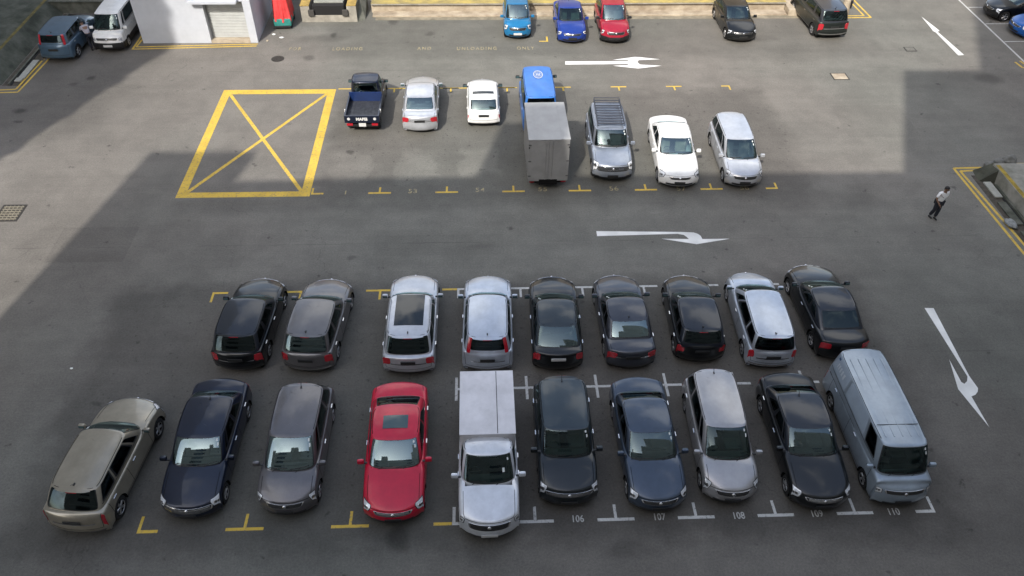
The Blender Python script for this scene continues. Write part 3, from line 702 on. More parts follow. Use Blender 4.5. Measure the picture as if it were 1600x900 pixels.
def road_paint(name, col, wear=0.42):
    m = bpy.data.materials.new(name); m.use_nodes = True; nt = m.node_tree; L = nt.links.new
    b = nt.nodes['Principled BSDF']; b.inputs['Roughness'].default_value = 0.7
    geo = nd(nt, 'ShaderNodeNewGeometry')
    n = nd(nt, 'ShaderNodeTexNoise'); n.inputs['Scale'].default_value = 9; n.inputs['Detail'].default_value = 8; n.inputs['Roughness'].default_value = 0.75; L(geo.outputs['Position'], n.inputs['Vector'])
    r = nd(nt, 'ShaderNodeMapRange'); r.inputs['From Min'].default_value = wear-0.08; r.inputs['From Max'].default_value = wear+0.04; L(n.outputs['Fac'], r.inputs['Value'])
    n2 = nd(nt, 'ShaderNodeTexNoise'); n2.inputs['Scale'].default_value = 1.3; n2.inputs['Detail'].default_value = 5; L(geo.outputs['Position'], n2.inputs['Vector'])
    r2 = nd(nt, 'ShaderNodeMapRange'); r2.inputs['From Min'].default_value = 0.3; r2.inputs['From Max'].default_value = 0.7; r2.inputs['To Min'].default_value = 0.78; r2.inputs['To Max'].default_value = 1.05; L(n2.outputs['Fac'], r2.inputs['Value'])
    sc = nd(nt, 'ShaderNodeVectorMath'); sc.operation = 'SCALE'; sc.inputs[0].default_value = col; L(r2.outputs[0], sc.inputs['Scale'])
    mx = nd(nt, 'ShaderNodeMix'); mx.data_type = 'RGBA'; mx.inputs['A'].default_value = (0.14, 0.135, 0.12, 1); L(r.outputs[0], mx.inputs['Factor']); L(sc.outputs[0], mx.inputs['B'])
    L(mx.outputs['Result'], b.inputs['Base Color']); return m

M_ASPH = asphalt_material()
M_YEL = road_paint('yellow_road_paint', (0.62, 0.42, 0.055), 0.43)
M_YELF = road_paint('faded_yellow_road_paint', (0.36, 0.30, 0.15), 0.50)
M_WHT = road_paint('white_road_paint', (0.52, 0.52, 0.50), 0.43)
M_WHB = road_paint('fresh_white_road_paint', (0.75, 0.75, 0.72), 0.28)
M_WHF = road_paint('faded_white_road_paint', (0.40, 0.37, 0.33), 0.50)
M_CONC = mat('concrete', (0.30, 0.28, 0.235), 0.85, noise=(1.6, 0.35), bump=(20, 0.4))
M_CREAM = mat('cream_concrete', (0.40, 0.34, 0.255), 0.85, noise=(1.2, 0.35, (0.25, 0.20, 0.14)), bump=(18, 0.4))
M_CONCD = mat('weathered_concrete', (0.115, 0.115, 0.095), 0.9, noise=(1.3, 0.5, (0.04, 0.045, 0.03)), bump=(15, 0.6))
M_DIRT = mat('damp_dirt', (0.07, 0.06, 0.045), 0.95, noise=(3.0, 0.5), bump=(25, 0.6))
M_DARK = mat('dark_void', (0.01, 0.01, 0.01), 0.95)

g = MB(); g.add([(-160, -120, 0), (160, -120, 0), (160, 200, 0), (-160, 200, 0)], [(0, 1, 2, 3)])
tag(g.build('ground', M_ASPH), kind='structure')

Z1 = 0.004
def flat(mb, pts, z=Z1): mb.add([(p[0], p[1], z) for p in pts], [tuple(range(len(pts)))])
def rect(mb, x0, y0, x1, y1, z=Z1): flat(mb, [(x0, y0), (x1, y0), (x1, y1), (x0, y1)], z)
def line(mb, a, b, w, z=Z1):
    a = np.array(a[:2], float); b = np.array(b[:2], float); d = (b-a)/np.linalg.norm(b-a); n = np.array([-d[1], d[0]])*w/2
    flat(mb, [a-n, b-n, b+n, a+n], z)
def marks(name, mb, m): return tag(mb.build(name, m), kind='structure')

# ---- bay markings.  lower rows: lines at y = 0, 5.1, 10.1
W_ = 2.4; lw = 0.10
wm = MB(); ym = MB()
xs_w = [2.4*k for k in range(0, 7)]; xs_y = [-3.04, -6.1, -9.15]
def tee(mb, x, y, up, half=0.55, st=0.5, l=True, r=True, w=lw, wv=0.085):
    rect(mb, x-(half if l else wv/2), y-w/2, x+(half if r else wv/2), y+w/2)
    if up > 0: rect(mb, x-wv/2, y+w/2, x+wv/2, y+st)
    elif up < 0: rect(mb, x-wv/2, y-st, x+wv/2, y-w/2)
rect(ym, -0.60, -0.05, -0.06, 0.05); rect(wm, -0.05, -0.05, 0.55, 0.05); rect(wm, -0.045, 0.05, 0.045, 0.55)
for i in range(1, 7): tee(wm, 2.4*i, 0, 1, r=(i < 6))
for x in xs_y: tee(ym, x, 0, 1, l=(x > -9))
for i in range(0, 6):
    rect(wm, 2.4*i-0.55 if i else -0.05, 5.05, 2.4*i+0.55 if i < 6 else 2.4*i, 5.15); rect(wm, 2.4*i-0.045, 4.6, 2.4*i+0.045, 5.05); rect(wm, 2.4*i-0.045, 5.15, 2.4*i+0.045, 5.62)
for i in range(0, 6): tee(wm, 2.4*i, 10.08, -1, l=(i > 0))
rect(ym, -0.62, 10.03, -0.05, 10.13)
tee(ym, -3.0, 10.08, -1); tee(ym, -6.03, 10.08, -1, r=False); tee(ym, -9.35, 10.08, -1, l=False)
marks('white_bay_marking', wm, M_WHT); marks('yellow_bay_marking', ym, M_YEL)
# lorry bays
lm = MB()
for k in range(-1, 7):
    x = -3.568+2.97*k; tee(lm, x, 16.38+0.01, 1, 0.5, 0.42, l=(k > -1), r=(k < 6), w=0.11)
    x = -3.568+3.023*k
    if -1 < k <= 6: tee(lm, -3.568+2.97*k, 25.63, -1, 0.42, 0.4, r=(k < 6), w=0.10)
rect(lm, -6.5, 25.58, -3.9, 25.68)
rect(lm, -3.2, 25.58, 2.9, 25.66)
c0 = at(853, 59); rect(lm, c0[0]-0.42, c0[1]-0.5, c0[0], c0[1]-0.4); rect(lm, c0[0], c0[1]-0.5, c0[0]+0.1, c0[1]+0.15)
marks('lorry_bay_marking', lm, M_YEL)
# crossed yellow loading box
bx = MB(); x0, x1, y0, y1 = -12.45, -6.62, 16.2, 25.6
rect(bx, x0, y0, x1, y0+0.38); rect(bx, x0, y1-0.45, x1, y1); rect(bx, x0, y0+0.38, x0+0.40, y1-0.45); rect(bx, x1-0.40, y0+0.38, x1, y1-0.45)
line(bx, (x0+0.42, y0+0.40), (x1-0.42, y1-0.47), 0.17); line(bx, (x0+0.42, y1-0.47), (x1-0.42, y0+0.40), 0.17, Z1*2)
marks('crossed_loading_box', bx, M_YEL)

def arrow(zoom, pts, m, s=1.0):
    ox, oy, sc = zoom; mb = MB(); flat(mb, [at(ox+x/sc, oy+y/sc) for x, y in pts][::-1]); return marks('direction_arrow', mb, m)
arrow((860, 70, 8), [(185, 207), (960, 205), (990, 192), (775, 190), (1050, 152), (1120, 155), (1370, 182), (1105, 192), (1085, 215), (1120, 248), (1390, 262), (1100, 297), (1050, 292), (780, 262), (985, 255), (960, 240), (185, 248)], M_WHB)
arrow((900, 330, 6.154), [(195, 192), (1000, 200), (1130, 205), (1175, 220), (1200, 240), (1215, 268), (1480, 265), (1160, 318), (820, 265), (1085, 268), (1065, 248), (1035, 228), (975, 218), (203, 240)], M_WHB)
arrow((1420, 460, 4.09), [(100, 87), (158, 88), (385, 520), (442, 600), (440, 622), (425, 642), (400, 652), (515, 850), (315, 605), (258, 415), (335, 560), (355, 572), (372, 555), (375, 525)], M_WHB)
arrow((1300, 0, 5.293), [(740, 138), (890, 255), (872, 262), (1092, 455), (1045, 458), (855, 265), (835, 258), (825, 240)], M_WHB)

def ground_text(txt, px, py, h, sx=0.8, gap=1.0, m=None, name='painted_number', dy=0):
    cu = bpy.data.curves.new(name, 'FONT'); cu.body = txt; cu.size = h/0.70; cu.align_x = 'CENTER'; cu.align_y = 'CENTER'; cu.space_character = gap; cu.offset = 0.006
    o = bpy.data.objects.new('tmp', cu); scene.collection.objects.link(o)
    dg = bpy.context.evaluated_depsgraph_get(); me = bpy.data.meshes.new_from_object(o.evaluated_get(dg)); bpy.data.objects.remove(o); bpy.data.curves.remove(cu)
    me.materials.clear(); me.materials.append(m or M_WHT)
    ob = bpy.data.objects.new(name, me); link(ob); q = at(px, py); ob.location = (q[0], q[1], Z1); ob.scale = (sx, 1, 1); ob['kind'] = 'structure'; return ob
for t, x, y in (('106', 902.5, 811), ('107', 1030, 808), ('108', 1154, 806), ('109', 1276, 803), ('110', 1396, 800)): ground_text(t, x, y, 0.22, 0.78, 1.05)
for t, x, y in (('1', 540, 301), ('53', 645, 299), ('54', 750, 297), ('55', 848, 296), ('56', 959, 295), ('57', 1064, 295), ('58', 1163, 294)): ground_text(t, x, y, 0.30, 0.95, 1.1, M_YELF)
for t, x, y, w in (('FOR', 461, 76.5, 1), ('LOADING', 543, 76.5, 1), ('AND', 663, 76, 1), ('UNLOADING', 745, 76, 1), ('ONLY', 821, 75.5, 1)): ground_text(t, x, y, 0.36, 0.58, 1.42, M_YELF, 'painted_word')

# right hand parking court: long white line and bay lines
rm_ = MB(); line(rm_, (31.72, 27.9), (31.76, 46.0), 0.11)
for k in range(7): rect(rm_, 31.82, 28.25+2.36*k-0.04, 36.5, 28.25+2.36*k+0.04)
marks('court_bay_marking', rm_, M_WHT)
dl = MB()
def polyline(mb, pts, w, closed=False):
    for i in range(len(pts)-1): line(mb, pts[i], pts[i+1], w, Z1+0.004*(i % 2))
def pxl(L_): return [at(x, y)[:2] for x, y in L_]
# double yellow lines : left island, booth, right island, top corner
polyline(dl, pxl([(-40, 146), (28, 144), (71, 98), (110, 55)]), 0.10); polyline(dl, pxl([(-40, 142.5), (25, 139.5), (66, 95), (104, 53)]), 0.10)
polyline(dl, [(-19.6, 34.5), (-18.55, 30.35), (-11.75, 30.35)][0:3], 0.12) if 0 else None
polyline(dl, pxl([(222, 55), (207, 77), (401, 72)]), 0.11); polyline(dl, pxl([(226, 57), (213, 73.5), (403, 69)]), 0.10)
polyline(dl, pxl([(1640, 445), (1490, 263), (1534, 262)]), 0.12); polyline(dl, pxl([(1640, 428), (1500.5, 267.5), (1533, 266)]), 0.12)
polyline(dl, pxl([(1584, 256), (1640, 254.5)]), 0.10)
polyline(dl, pxl([(1322, -12), (1361, 27.5), (1278, 28.5)]), 0.12); polyline(dl, pxl([(1318, -8), (1350, 24.5), (1316, 25)]), 0.11)
polyline(dl, pxl([(1586, 97), (1598, 106), (1640, 106)]), 0.12); polyline(dl, pxl([(1593, 95), (1604, 102)]), 0.12)
marks('double_yellow_line', dl, M_YEL)

# ---- iron covers in the asphalt
M_IRON = mat('cast_iron', (0.05, 0.045, 0.04), 0.7, 0.3, noise=(20, 0.4))
M_GRATE = mat('galvanised_grate', (0.24, 0.215, 0.16), 0.6, 0.3, noise=(9, 0.3))
def cover(px, py, label, w=0.6, d=0.6, rnd=False, rim=M_IRON, top=M_IRON, rz=0, grate=False):
    q = at(px, py); r = empty('inspection_cover' if not grate else 'drain_grating', (q[0], q[1], 0), rz, label=label, category='cover' if not grate else 'grating')
    if rnd:
        a = MB(); a.tube((0, 0, -0.02), (0, 0, 0.009), w/2+0.06, n=28); a.build('frame', rim, r); b = MB(); b.tube((0, 0, 0.0), (0, 0, 0.014), w/2, n=28)
        for k in range(-2, 3): b.box((0, k*w*0.17, 0.016), (w*0.6, 0.02, 0.006))
        b.build('lid', top, r)
    elif grate:
        f = MB()
        for s in (-1, 1): f.box((0, s*(d/2+0.04), 0.006), (w+0.16, 0.08, 0.016)); f.box((s*(w/2+0.04), 0, 0.0065), (0.08, d-0.002, 0.016))
        f.box((0, 0, 0.003), (w, d, 0.004)); f.build('frame', rim, r)
        b = MB(); n = 6
        for k in range(n): b.box((0, -d/2+d*(k+0.5)/n, 0.014), (w-0.01, d/n*0.45, 0.014))
        for k in range(5): b.box((-w/2+w*(k+0.5)/5, 0, 0.016), (w/5*0.25, d-0.01, 0.011))
        b.build('bars', top, r)
    else:
        f = MB(); f.box((0, 0, 0.003), (w+0.14, d+0.14, 0.012)); f.build('frame', rim, r); b = MB(); b.box((0, 0, 0.010), (w, d, 0.012), bev=0.004); b.build('lid', top, r)
cover(434, 92, 'round iron manhole cover in front of the white booth', 0.6, rnd=True)
cover(1312, 119.5, 'pale concrete inspection cover with a dark rim in the sunlit lane', 0.75, 0.62, top=M_CREAM)
cover(1422, 77, 'small dark square cover near the white arrow pointing away', 0.5, 0.4, top=M_ASPH)
cover(16, 333, 'large rectangular drain grating at the left edge of the yard', 0.85, 1.0, grate=True, top=M_GRATE)

# ------------------------------------------------------------------ buildings
M_WHITE = mat('white_render', (0.45, 0.47, 0.505), 0.8, noise=(0.9, 0.10), bump=(30, 0.15))
M_SHUT = mat('shutter_steel', (0.36, 0.37, 0.36), 0.5, 0.2, noise=(2, 0.12))
M_WALLB = mat('block_render', (0.42, 0.40, 0.36), 0.85, noise=(0.4, 0.15))
M_WIN = glass('building_glass', (0.03, 0.04, 0.045))
def shutter_mb(mb, x0, x1, y, z0, z1, pitch=0.09):
    n = int((z1-z0)/pitch); V = []; 
    for k in range(n+1):
        z = z0+(z1-z0)*k/n; V += [(x0, y, z), (x1, y, z), (x0, y-0.018, z+pitch*0.5), (x1, y-0.018, z+pitch*0.5)]
    F = []
    for k in range(len(V)//2-1): F.append((2*k, 2*k+1, 2*k+3, 2*k+2))
    mb.add(V, F)
# white booth with roller shutter
bth = empty('service_booth', (-15.0, 33.5, 0), 0, label='white rendered booth with a grey roller shutter and dark right side', category='booth')
w_ = MB(); X0, X1, Y0, Y1, HB = -18.2, -11.72, 31.0, 36.8, 4.6; sx0, sx1, sh = -14.35, -12.15, 2.42
def wbx(mb, x0, x1, y0, y1, z0, z1, mi=0): mb.box(((x0+x1)/2+15.0, (y0+y1)/2-33.5, (z0+z1)/2), (x1-x0, y1-y0, z1-z0), mi)
wbx(w_, X0, sx0, Y0, Y0+0.45, 0, HB); wbx(w_, sx1, X1, Y0, Y0+0.45, 0, HB); wbx(w_, sx0, sx1, Y0, Y0+0.45, sh, HB); wbx(w_, X0, X1, Y0+0.45, Y1, 0, HB)
w_.build('wall', M_WHITE, bth)
w_ = MB(); wbx(w_, X0-0.15, X1+0.15, Y0-0.15, Y1+0.15, HB, HB+0.25); w_.build('roof', M_CONC, bth)
w_ = MB(); shutter_mb(w_, sx0+15.03, sx1+14.97, Y0-33.5+0.40, 0.14, sh); w_.build('shutter', M_SHUT, bth)
w_ = MB(); wbx(w_, sx0+0.002, sx1-0.002, Y0-0.04, Y0+0.42, 0.0, 0.14); w_.build('sill', M_CREAM, bth)
w_ = MB(); wbx(w_, sx0-0.65, sx1-0.22, Y0-0.42, Y0-0.003, sh+0.02, sh+0.14); w_.build('canopy', M_WHITE, bth)

# loading platform along the top, with low concrete face, yellow edge and apron
pf = empty('loading_platform', (6, 36, 0), 0, label='long low concrete loading platform with a yellow painted edge', category='platform')
PX0, PX1 = -5.6, 19.9; PY = 34.95; PH = 0.62
def pbx(mb, x0, x1, y0, y1, z0, z1, mi=0, bev=0): mb.box(((x0+x1)/2-6, (y0+y1)/2-36, (z0+z1)/2), (x1-x0, y1-y0, z1-z0), mi, bev=bev)
w_ = MB(); pbx(w_, PX0, PX1, PY, PY+6, 0, PH-0.10); w_.build('wall', M_CREAM, pf)
w_ = MB(); pbx(w_, PX0-0.0, PX1, PY-0.16, PY+6, PH-0.10, PH, bev=0.01); w_.build('slab', M_CONC, pf)
w_ = MB(); pbx(w_, PX0+0.01, PX1-0.01, PY-0.165, PY+0.55, PH-0.003, PH+0.005); w_.build('edge_stripe', mat('yellow_edge_paint', (0.36, 0.28, 0.08), 0.75, noise=(1.5, 0.5, (0.22, 0.18, 0.08))), pf)
ap = MB(); ap.box((7.2, 34.60, 0.05), (25.4, 0.68, 0.10), 0, bev=0.015)
for k in range(8):
    pass
tag(ap.build('apron_kerb', M_CREAM), kind='structure')
ap = MB(); rect(ap, -5.3, 33.85, 22.5, 34.26, 0.006); tag(ap.build('apron_strip', mat('stained_concrete', (0.24, 0.21, 0.15), 0.9, noise=(1.5, 0.4), bump=(20, 0.4))), kind='structure')
w_ = MB(); wbx_ = w_.box((21.2, 37.0, 0.20), (2.5, 5.6, 0.40), 0, bev=0.02)
tag(w_.build('concrete_step', M_CREAM), 'low cream concrete step at the end of the loading platform', 'step')
# posts beside the platform end
bo = MB(); q = at(1318, 22); bo.tube((q[0], q[1], 0), (q[0], q[1], 0.95), 0.28, r2=0.20, n=18); tag(smooth_by_angle(bo.build('bollard', M_CREAM)), 'stout pale concrete bollard behind the black off-roader', 'bollard')
bo = MB(); q = at(1325, 12); bo.box((q[0]+0.1, q[1], 0.25), (0.12, 0.3, 0.5), 0, bev=0.03); bo.tube((q[0]+0.1, q[1], 0.2), (q[0]+0.35, q[1]+0.1, 0.75), 0.04)
tag(bo.build('gate_stop', M_BLACK), 'small black metal stop beside the pale bollard', 'gate stop')

# dock leveller bay
dk = empty('dock_bay', (-8, 34.5, 0), 0, label='concrete loading dock with a grey steel leveller plate over a black opening', category='dock')
w_ = MB()
for (x0, x1, z0, z1) in ((-1.62, -1.1, 0, 1.0), (1.1, 1.66, 0, 1.0), (-1.1, 1.1, 0, 0.42)): w_.box(((x0+x1)/2, 0.45, (z0+z1)/2), (x1-x0, 2.6, z1-z0), 0)
w_.build('wall', M_CONC, dk)
M_OCH = mat('ochre_edge_paint', (0.36, 0.25, 0.07), 0.8, noise=(3, 0.4))
for x_ in (-1.36, 1.38): w_ = MB(); w_.box((x_, 0.42, 1.02), (0.54, 2.6, 0.04)); w_.build('edge_stripe', M_OCH, dk)
w_ = MB(); w_.box((0, 0.45, 0.70), (1.86, 2.56, 0.55)); w_.build('opening', M_DARK, dk)
w_ = MB(); w_.box((0, 0.95, 1.03), (1.75, 2.6, 0.06), 0, bev=0.01); w_.box((0, -0.37, 1.0), (1.72, 0.05, 0.10)); w_.build('leveller_plate', mat('grey_steel_plate', (0.33, 0.34, 0.30), 0.55, 0.3, noise=(4, 0.2)), dk)
for s in (-1, 1):
    w_ = MB(); w_.box((s*1.0, -0.92, 0.60), (0.34, 0.14, 0.36), 0, bev=0.02); w_.build('rubber_bumper', mat('bumper_rubber', (0.05, 0.047, 0.042), 0.9), dk)
w_ = MB(); w_.add([(1.66, -0.85, 0), (2.1, -0.55, 0), (2.1, 1.2, 0), (1.66, 1.2, 0), (1.66, -0.85, 1.0), (1.75, 0.3, 1.0), (2.1, 1.2, 0.9), (1.66, 1.2, 1.0)], [(0, 1, 5, 4), (1, 2, 6, 5), (4, 5, 6, 7)]); w_.build('side_wing', M_CONCD, dk)
for k, (dx, dz) in enumerate(((-0.25, 0.5), (0.15, 0.52), (0.75, 0.5))):
    pass
# back wall between booth and dock
w_ = MB(); w_.box((-10.0, 37.6, 1.0), (3.4, 0.3, 2.0)); tag(w_.build('yard_wall', M_CONCD), 'dark weathered wall between the booth and the dock', 'wall')
# low wall behind the blue off-roader and white van
w_ = MB(); w_.box((-21.6, 35.2, 0.34), (6.4, 0.3, 0.68)); w_.box((-21.6, 35.2, 0.71), (6.5, 0.42, 0.06), 0, bev=0.01); tag(w_.build('garden_wall', M_CONCD), 'low mossy wall behind the blue off-roader and the white van', 'wall')
w_ = MB(); w_.box((-21.5, 38.4, 0.3), (6.6, 5.8, 0.6)); tag(w_.build('planter_bed', mat('dark_soil', (0.03, 0.035, 0.02), 0.95, noise=(2, 0.5), bump=(8, 0.8, 0.1))), 'dark soil bed behind the low mossy wall', 'planter')

# ---- left island with raised ledge
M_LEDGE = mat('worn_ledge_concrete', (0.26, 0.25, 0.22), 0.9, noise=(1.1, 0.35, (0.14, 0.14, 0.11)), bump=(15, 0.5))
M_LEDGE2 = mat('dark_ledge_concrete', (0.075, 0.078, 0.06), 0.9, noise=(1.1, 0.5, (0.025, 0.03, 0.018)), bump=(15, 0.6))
def island(name, sgn, xk, y0, y1, xw, h, label, slope, mt=None):
    mt = mt or M_LEDGE2
    r = empty(name, (xw, (y0+y1)/2, 0), 0, label=label, category='platform'); cy = (y0+y1)/2
    # sloping face
    m1 = MB(); xo = xw+sgn*slope
    V = [(xw, y0, 0), (xw, y1, 0), (xo, y1, h), (xo, y0+0.0, h), (xw+sgn*14, y1, h), (xw+sgn*14, y0, h), (xw+sgn*14, y0, 0), (xw+sgn*14, y1, 0)]
    V = [(a-xw, b-cy, c) for a, b, c in V]
    F = [(0, 1, 2, 3), (3, 2, 4, 5), (0, 3, 5, 6), (1, 7, 4, 2)]
    if sgn > 0: F = [tuple(reversed(f)) for f in F]
    m1.add(V, F); m1.build('ledge', mt, r)
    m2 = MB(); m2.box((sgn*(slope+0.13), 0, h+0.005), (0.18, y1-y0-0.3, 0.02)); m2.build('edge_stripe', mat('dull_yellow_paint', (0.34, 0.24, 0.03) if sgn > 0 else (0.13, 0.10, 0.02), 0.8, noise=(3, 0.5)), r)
    return r
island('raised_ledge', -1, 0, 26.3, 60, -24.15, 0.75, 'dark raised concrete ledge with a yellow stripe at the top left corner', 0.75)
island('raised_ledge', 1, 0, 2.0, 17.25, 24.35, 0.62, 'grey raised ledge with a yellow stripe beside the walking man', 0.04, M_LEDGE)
# strips of dirt and drain channels beside the ledges
d_ = MB(); rect(d_, -24.1, 26.2, -23.05, 34.9, 0.006); tag(d_.build('dirt_strip', M_DIRT), kind='structure')
d_ = MB(); rect(d_, 23.55, 2.0, 24.33, 17.2, 0.006); tag(d_.build('verge', M_DIRT), kind='structure')
for nm, x, y0, y1, lab in (('drain_kerb', -23.75, 26.25, 34.8, 'narrow concrete drain kerb in front of the left ledge'), ('drain_kerb', 24.28, 2.0, 16.4, 'narrow concrete drain kerb in front of the right ledge')):
    k_ = MB(); s = -1 if x < 0 else 1
    k_.box((x, (y0+y1)/2, 0.05), (0.10, y1-y0, 0.10)); k_.box((x+s*0.0-s*0.10, (y0+y1)/2, 0.012), (0.09, y1-y0, 0.014), 1); tag(k_.build(nm, [M_CONCD, M_DARK]), lab, 'kerb')
M_SLAB = mat('pale_concrete_slab', (0.33, 0.33, 0.29), 0.85, noise=(4, 0.2), bump=(30, 0.3))
for (x, y, l, lab) in ((-23.35, 27.9, 2.0, 'long pale drain cover slab by the left ledge'), (-23.42, 26.75, 0.35, 'short pale drain cover slab nearest the left corner'), (23.98, 16.0, 1.15, 'pale drain cover slab below the mossy block')):
    k_ = MB(); k_.box((x, y, 0.06), (0.34, l, 0.07), 0, bev=0.01); tag(k_.build('drain_cover', M_SLAB), lab, 'drain cover')
for i, (x, y, l) in enumerate(((23.93, 14.3, 1.6), (23.92, 12.3, 1.5), (23.9, 9.9, 2.6))):
    k_ = MB(); k_.box((x, y, 0.045), (0.36, l, 0.05), 0, bev=0.01); tag(k_.build('drain_cover', M_CONCD), ('stained drain cover slab second from the mossy block', 'stained drain cover slab third from the mossy block', 'stained drain cover slab nearest the lower right')[i], 'drain cover')
# mossy block, sacks and plastic sheet at the right island
M_MOSS = mat('mossy_concrete', (0.055, 0.057, 0.04), 0.95, noise=(2, 0.4), bump=(14, 0.4))
k_ = MB(); k_.add([(23.7, 16.75, 0), (24.35, 16.55, 0), (24.5, 17.35, 0), (23.8, 17.6, 0), (24.0, 16.95, 0.22), (24.38, 16.72, 0.60), (24.5, 17.35, 0.61), (23.98, 17.45, 0.24)], [(0, 1, 5, 4), (1, 2, 6, 5), (2, 3, 7, 6), (3, 0, 4, 7), (4, 5, 6, 7)])
tag(k_.build('corner_block', M_MOSS), 'dark mossy wedge-shaped block at the corner of the right ledge', 'block')
def lump(name, x, y, z, sx, sy, sz, m, seed, label, cat, group=None):
    bm = bmesh.new(); bmesh.ops.create_icosphere(bm, subdivisions=3, radius=1); rnd = random.Random(seed); ph = [rnd.random()*6 for _ in range(6)]
    for v in bm.verts:
        c = v.co.copy(); f = 1+0.16*math.sin(4*c.x+ph[0])*math.sin(5*c.y+ph[1])+0.10*math.sin(9*c.z+ph[2]+3*c.x)+0.07*math.sin(13*c.y+ph[3])
        v.co = Vector((c.x*sx*f, c.y*sy*f, max(-z/ sz if sz else 0, c.z*f)*sz if c.z < 0 else c.z*f*sz))
    me = bpy.data.meshes.new(name); bm.to_mesh(me); bm.free(); me.materials.append(m); me.polygons.foreach_set('use_smooth', [True]*len(me.polygons))
    o = link(bpy.data.objects.new(name, me)); o.location = (x, y, z); return tag(o, label, cat, group)
M_SACK = mat('grey_sack', (0.17, 0.17, 0.155), 0.9, noise=(5, 0.3), bump=(20, 0.5))
for i, (px_, py_, a, b, c) in enumerate(((1547, 264, 0.26, 0.2, 0.16), (1559, 262, 0.28, 0.22, 0.22), (1574, 261, 0.36, 0.25, 0.30))):
    q = at(px_, py_); lump('sack', q[0], q[1]+0.12, c*0.8, a, b, c, M_SACK, i, ('smallest grey sack, leftmost behind the mossy block', 'middle grey sack of three behind the mossy block', 'largest grey sack, rightmost behind the mossy block')[i], 'sack', 'grey sacks dumped at the right island')
q = at(1578, 352); lump('plastic_sheet', q[0], q[1], 0.10, 0.22, 0.34, 0.07, mat('crumpled_plastic', (0.24, 0.25, 0.24), 0.6, noise=(6, 0.4), bump=(9, 1.0, 0.06)), 9, 'crumpled pale plastic sheet lying beside the right drain', 'plastic sheet')
q = at(112, 576); lump('litter', q[0], q[1], 0.02, 0.05, 0.035, 0.02, M_STICK, 4, 'tiny white scrap of paper on the asphalt at lower left', 'litter')
for i, (px_, py_, lab) in enumerate(((497-0, 61, None), (440, 59, 'white scrap on the stained ground near the red covered machine'), (428, 54, 'smaller white scrap beside the booth corner'), (418, 64, 'pale rubble scrap at the foot of the booth'))):
    if lab: q = at(px_, py_); lump('litter', q[0], q[1], 0.02, 0.16-0.03*i, 0.08, 0.03, M_STICK if i < 3 else M_CREAM, 20+i, lab, 'litter')

# covered machine : teal base under a red tarpaulin
tc = empty('covered_forklift', (-10.62, 33.5, 0), R(3), label='forklift under a draped red tarpaulin with its teal body showing below', category='forklift')
M_TEAL = mat('teal_paint', (0.03, 0.22, 0.19), 0.5, noise=(4, 0.3)); M_TARP = mat('red_tarpaulin', (0.62, 0.045, 0.045), 0.6, noise=(3, 0.2), bump=(7, 0.5, 0.05))
b_ = MB(); b_.box((0, 0, 0.42), (1.02, 1.7, 0.42), 0, bev=0.05); b_.build('chassis', M_TEAL, tc)
b_ = MB(); b_.box((0, -0.80, 0.17), (0.92, 0.14, 0.14), 0, bev=0.03); b_.build('counterweight', M_BLACK, tc)
for s in (-1, 1):
    for y in (-0.55, 0.6):
        b_ = MB(); b_.lathe_y([(0.02, 0), (0.20, 0), (0.22, 0.03), (0.22, 0.13), (0.20, 0.16), (0.02, 0.16)], (0, 0, 0)); V = [(v[1]-0.08, v[0], v[2]) for v in b_.v]; b_.v = V
        o = b_.build('wheel', M_TYRE, tc, True); o.location = (s*0.42, y, 0.22)
V = []; n = 72; rings = 26
for j in range(rings+1):
    f = j/rings; z = 2.25-1.72*max(0, (f-0.25)/0.75) if f > 0.25 else 2.25+0.02
    k0 = f/0.25 if f < 0.25 else 1.0
    for i in range(n):
        t = 2*math.pi*i/n; ct, st_ = math.cos(t), math.sin(t); sq = 1/max(abs(ct), abs(st_))**0.75
        g_ = max(0, (f-0.25)/0.75)
        fold = 1+0.07*g_*math.sin(9*t+2*g_)+0.045*g_*math.sin(17*t+1)
        wx = (0.40+0.13*g_)*sq*k0*fold; wy = (0.62+0.22*g_)*sq*k0*fold
        V.append((wx*ct, wy*st_, z-0.05*k0*k0+0.03*math.sin(5*t)*k0))
F = [(j*n+i, j*n+(i+1) % n, (j+1)*n+(i+1) % n, (j+1)*n+i) for j in range(rings) for i in range(n)]
mesh_obj('tarpaulin', V, [tuple(reversed(f)) for f in F], M_TARP, tc)

# ------------------------------------------------------------------ the blocks that shade the yard (behind and beside the viewer)
def ff(x): return x
FY = -13.5
tanE = math.tan(SUN_EL); kx = math.tan(R(23)); ky = math.cos(R(23))
def cast(gx, gy, y=FY):
    """the point of the plane y that throws its shadow on the ground point"""
    return gx-(gy-y)*kx, (gy-y)/ky*tanE
blk = empty('apartment_block', (5, -17, 0), 0, label='tall rendered apartment block that the yard is seen from', category='building')
def bpart(name, poly, t, m, y=FY):
    """poly in (x,z) on the front plane, thickness t backwards"""
    mb = MB(); n = len(poly); V = [(p[0]-5, y+17, p[1]) for p in poly]+[(p[0]-5, y-t+17, p[1]) for p in poly]
    F = [tuple(range(n)), tuple(range(2*n-1, n-1, -1))]+[(i, n+i, n+(i+1) % n, (i+1) % n) for i in range(n)]
    mb.add(V, F); o = mb.build(name, m, blk)
    bm = bmesh.new(); bm.from_mesh(o.data); bmesh.ops.recalc_face_normals(bm, faces=bm.faces); bm.to_mesh(o.data); bm.free(); return o
hm = cast(0, 17.45)[1]
L0 = cast(-16.9, 8.99); L1 = cast(-14.58, 19.87); L2 = cast(-9.65, 19.78); L3 = cast(-10.22, 17.57)
M0 = cast(0.74, 17.6); M1 = cast(2.03, 22.13); M2 = cast(6.3, 22.13); M3 = cast(5.2, 17.45)
T0 = cast(20.46, 17.4); T1 = cast(24.42, 27.21); T2 = cast(28.67, 27.15); T3 = cast(31.5, 37)
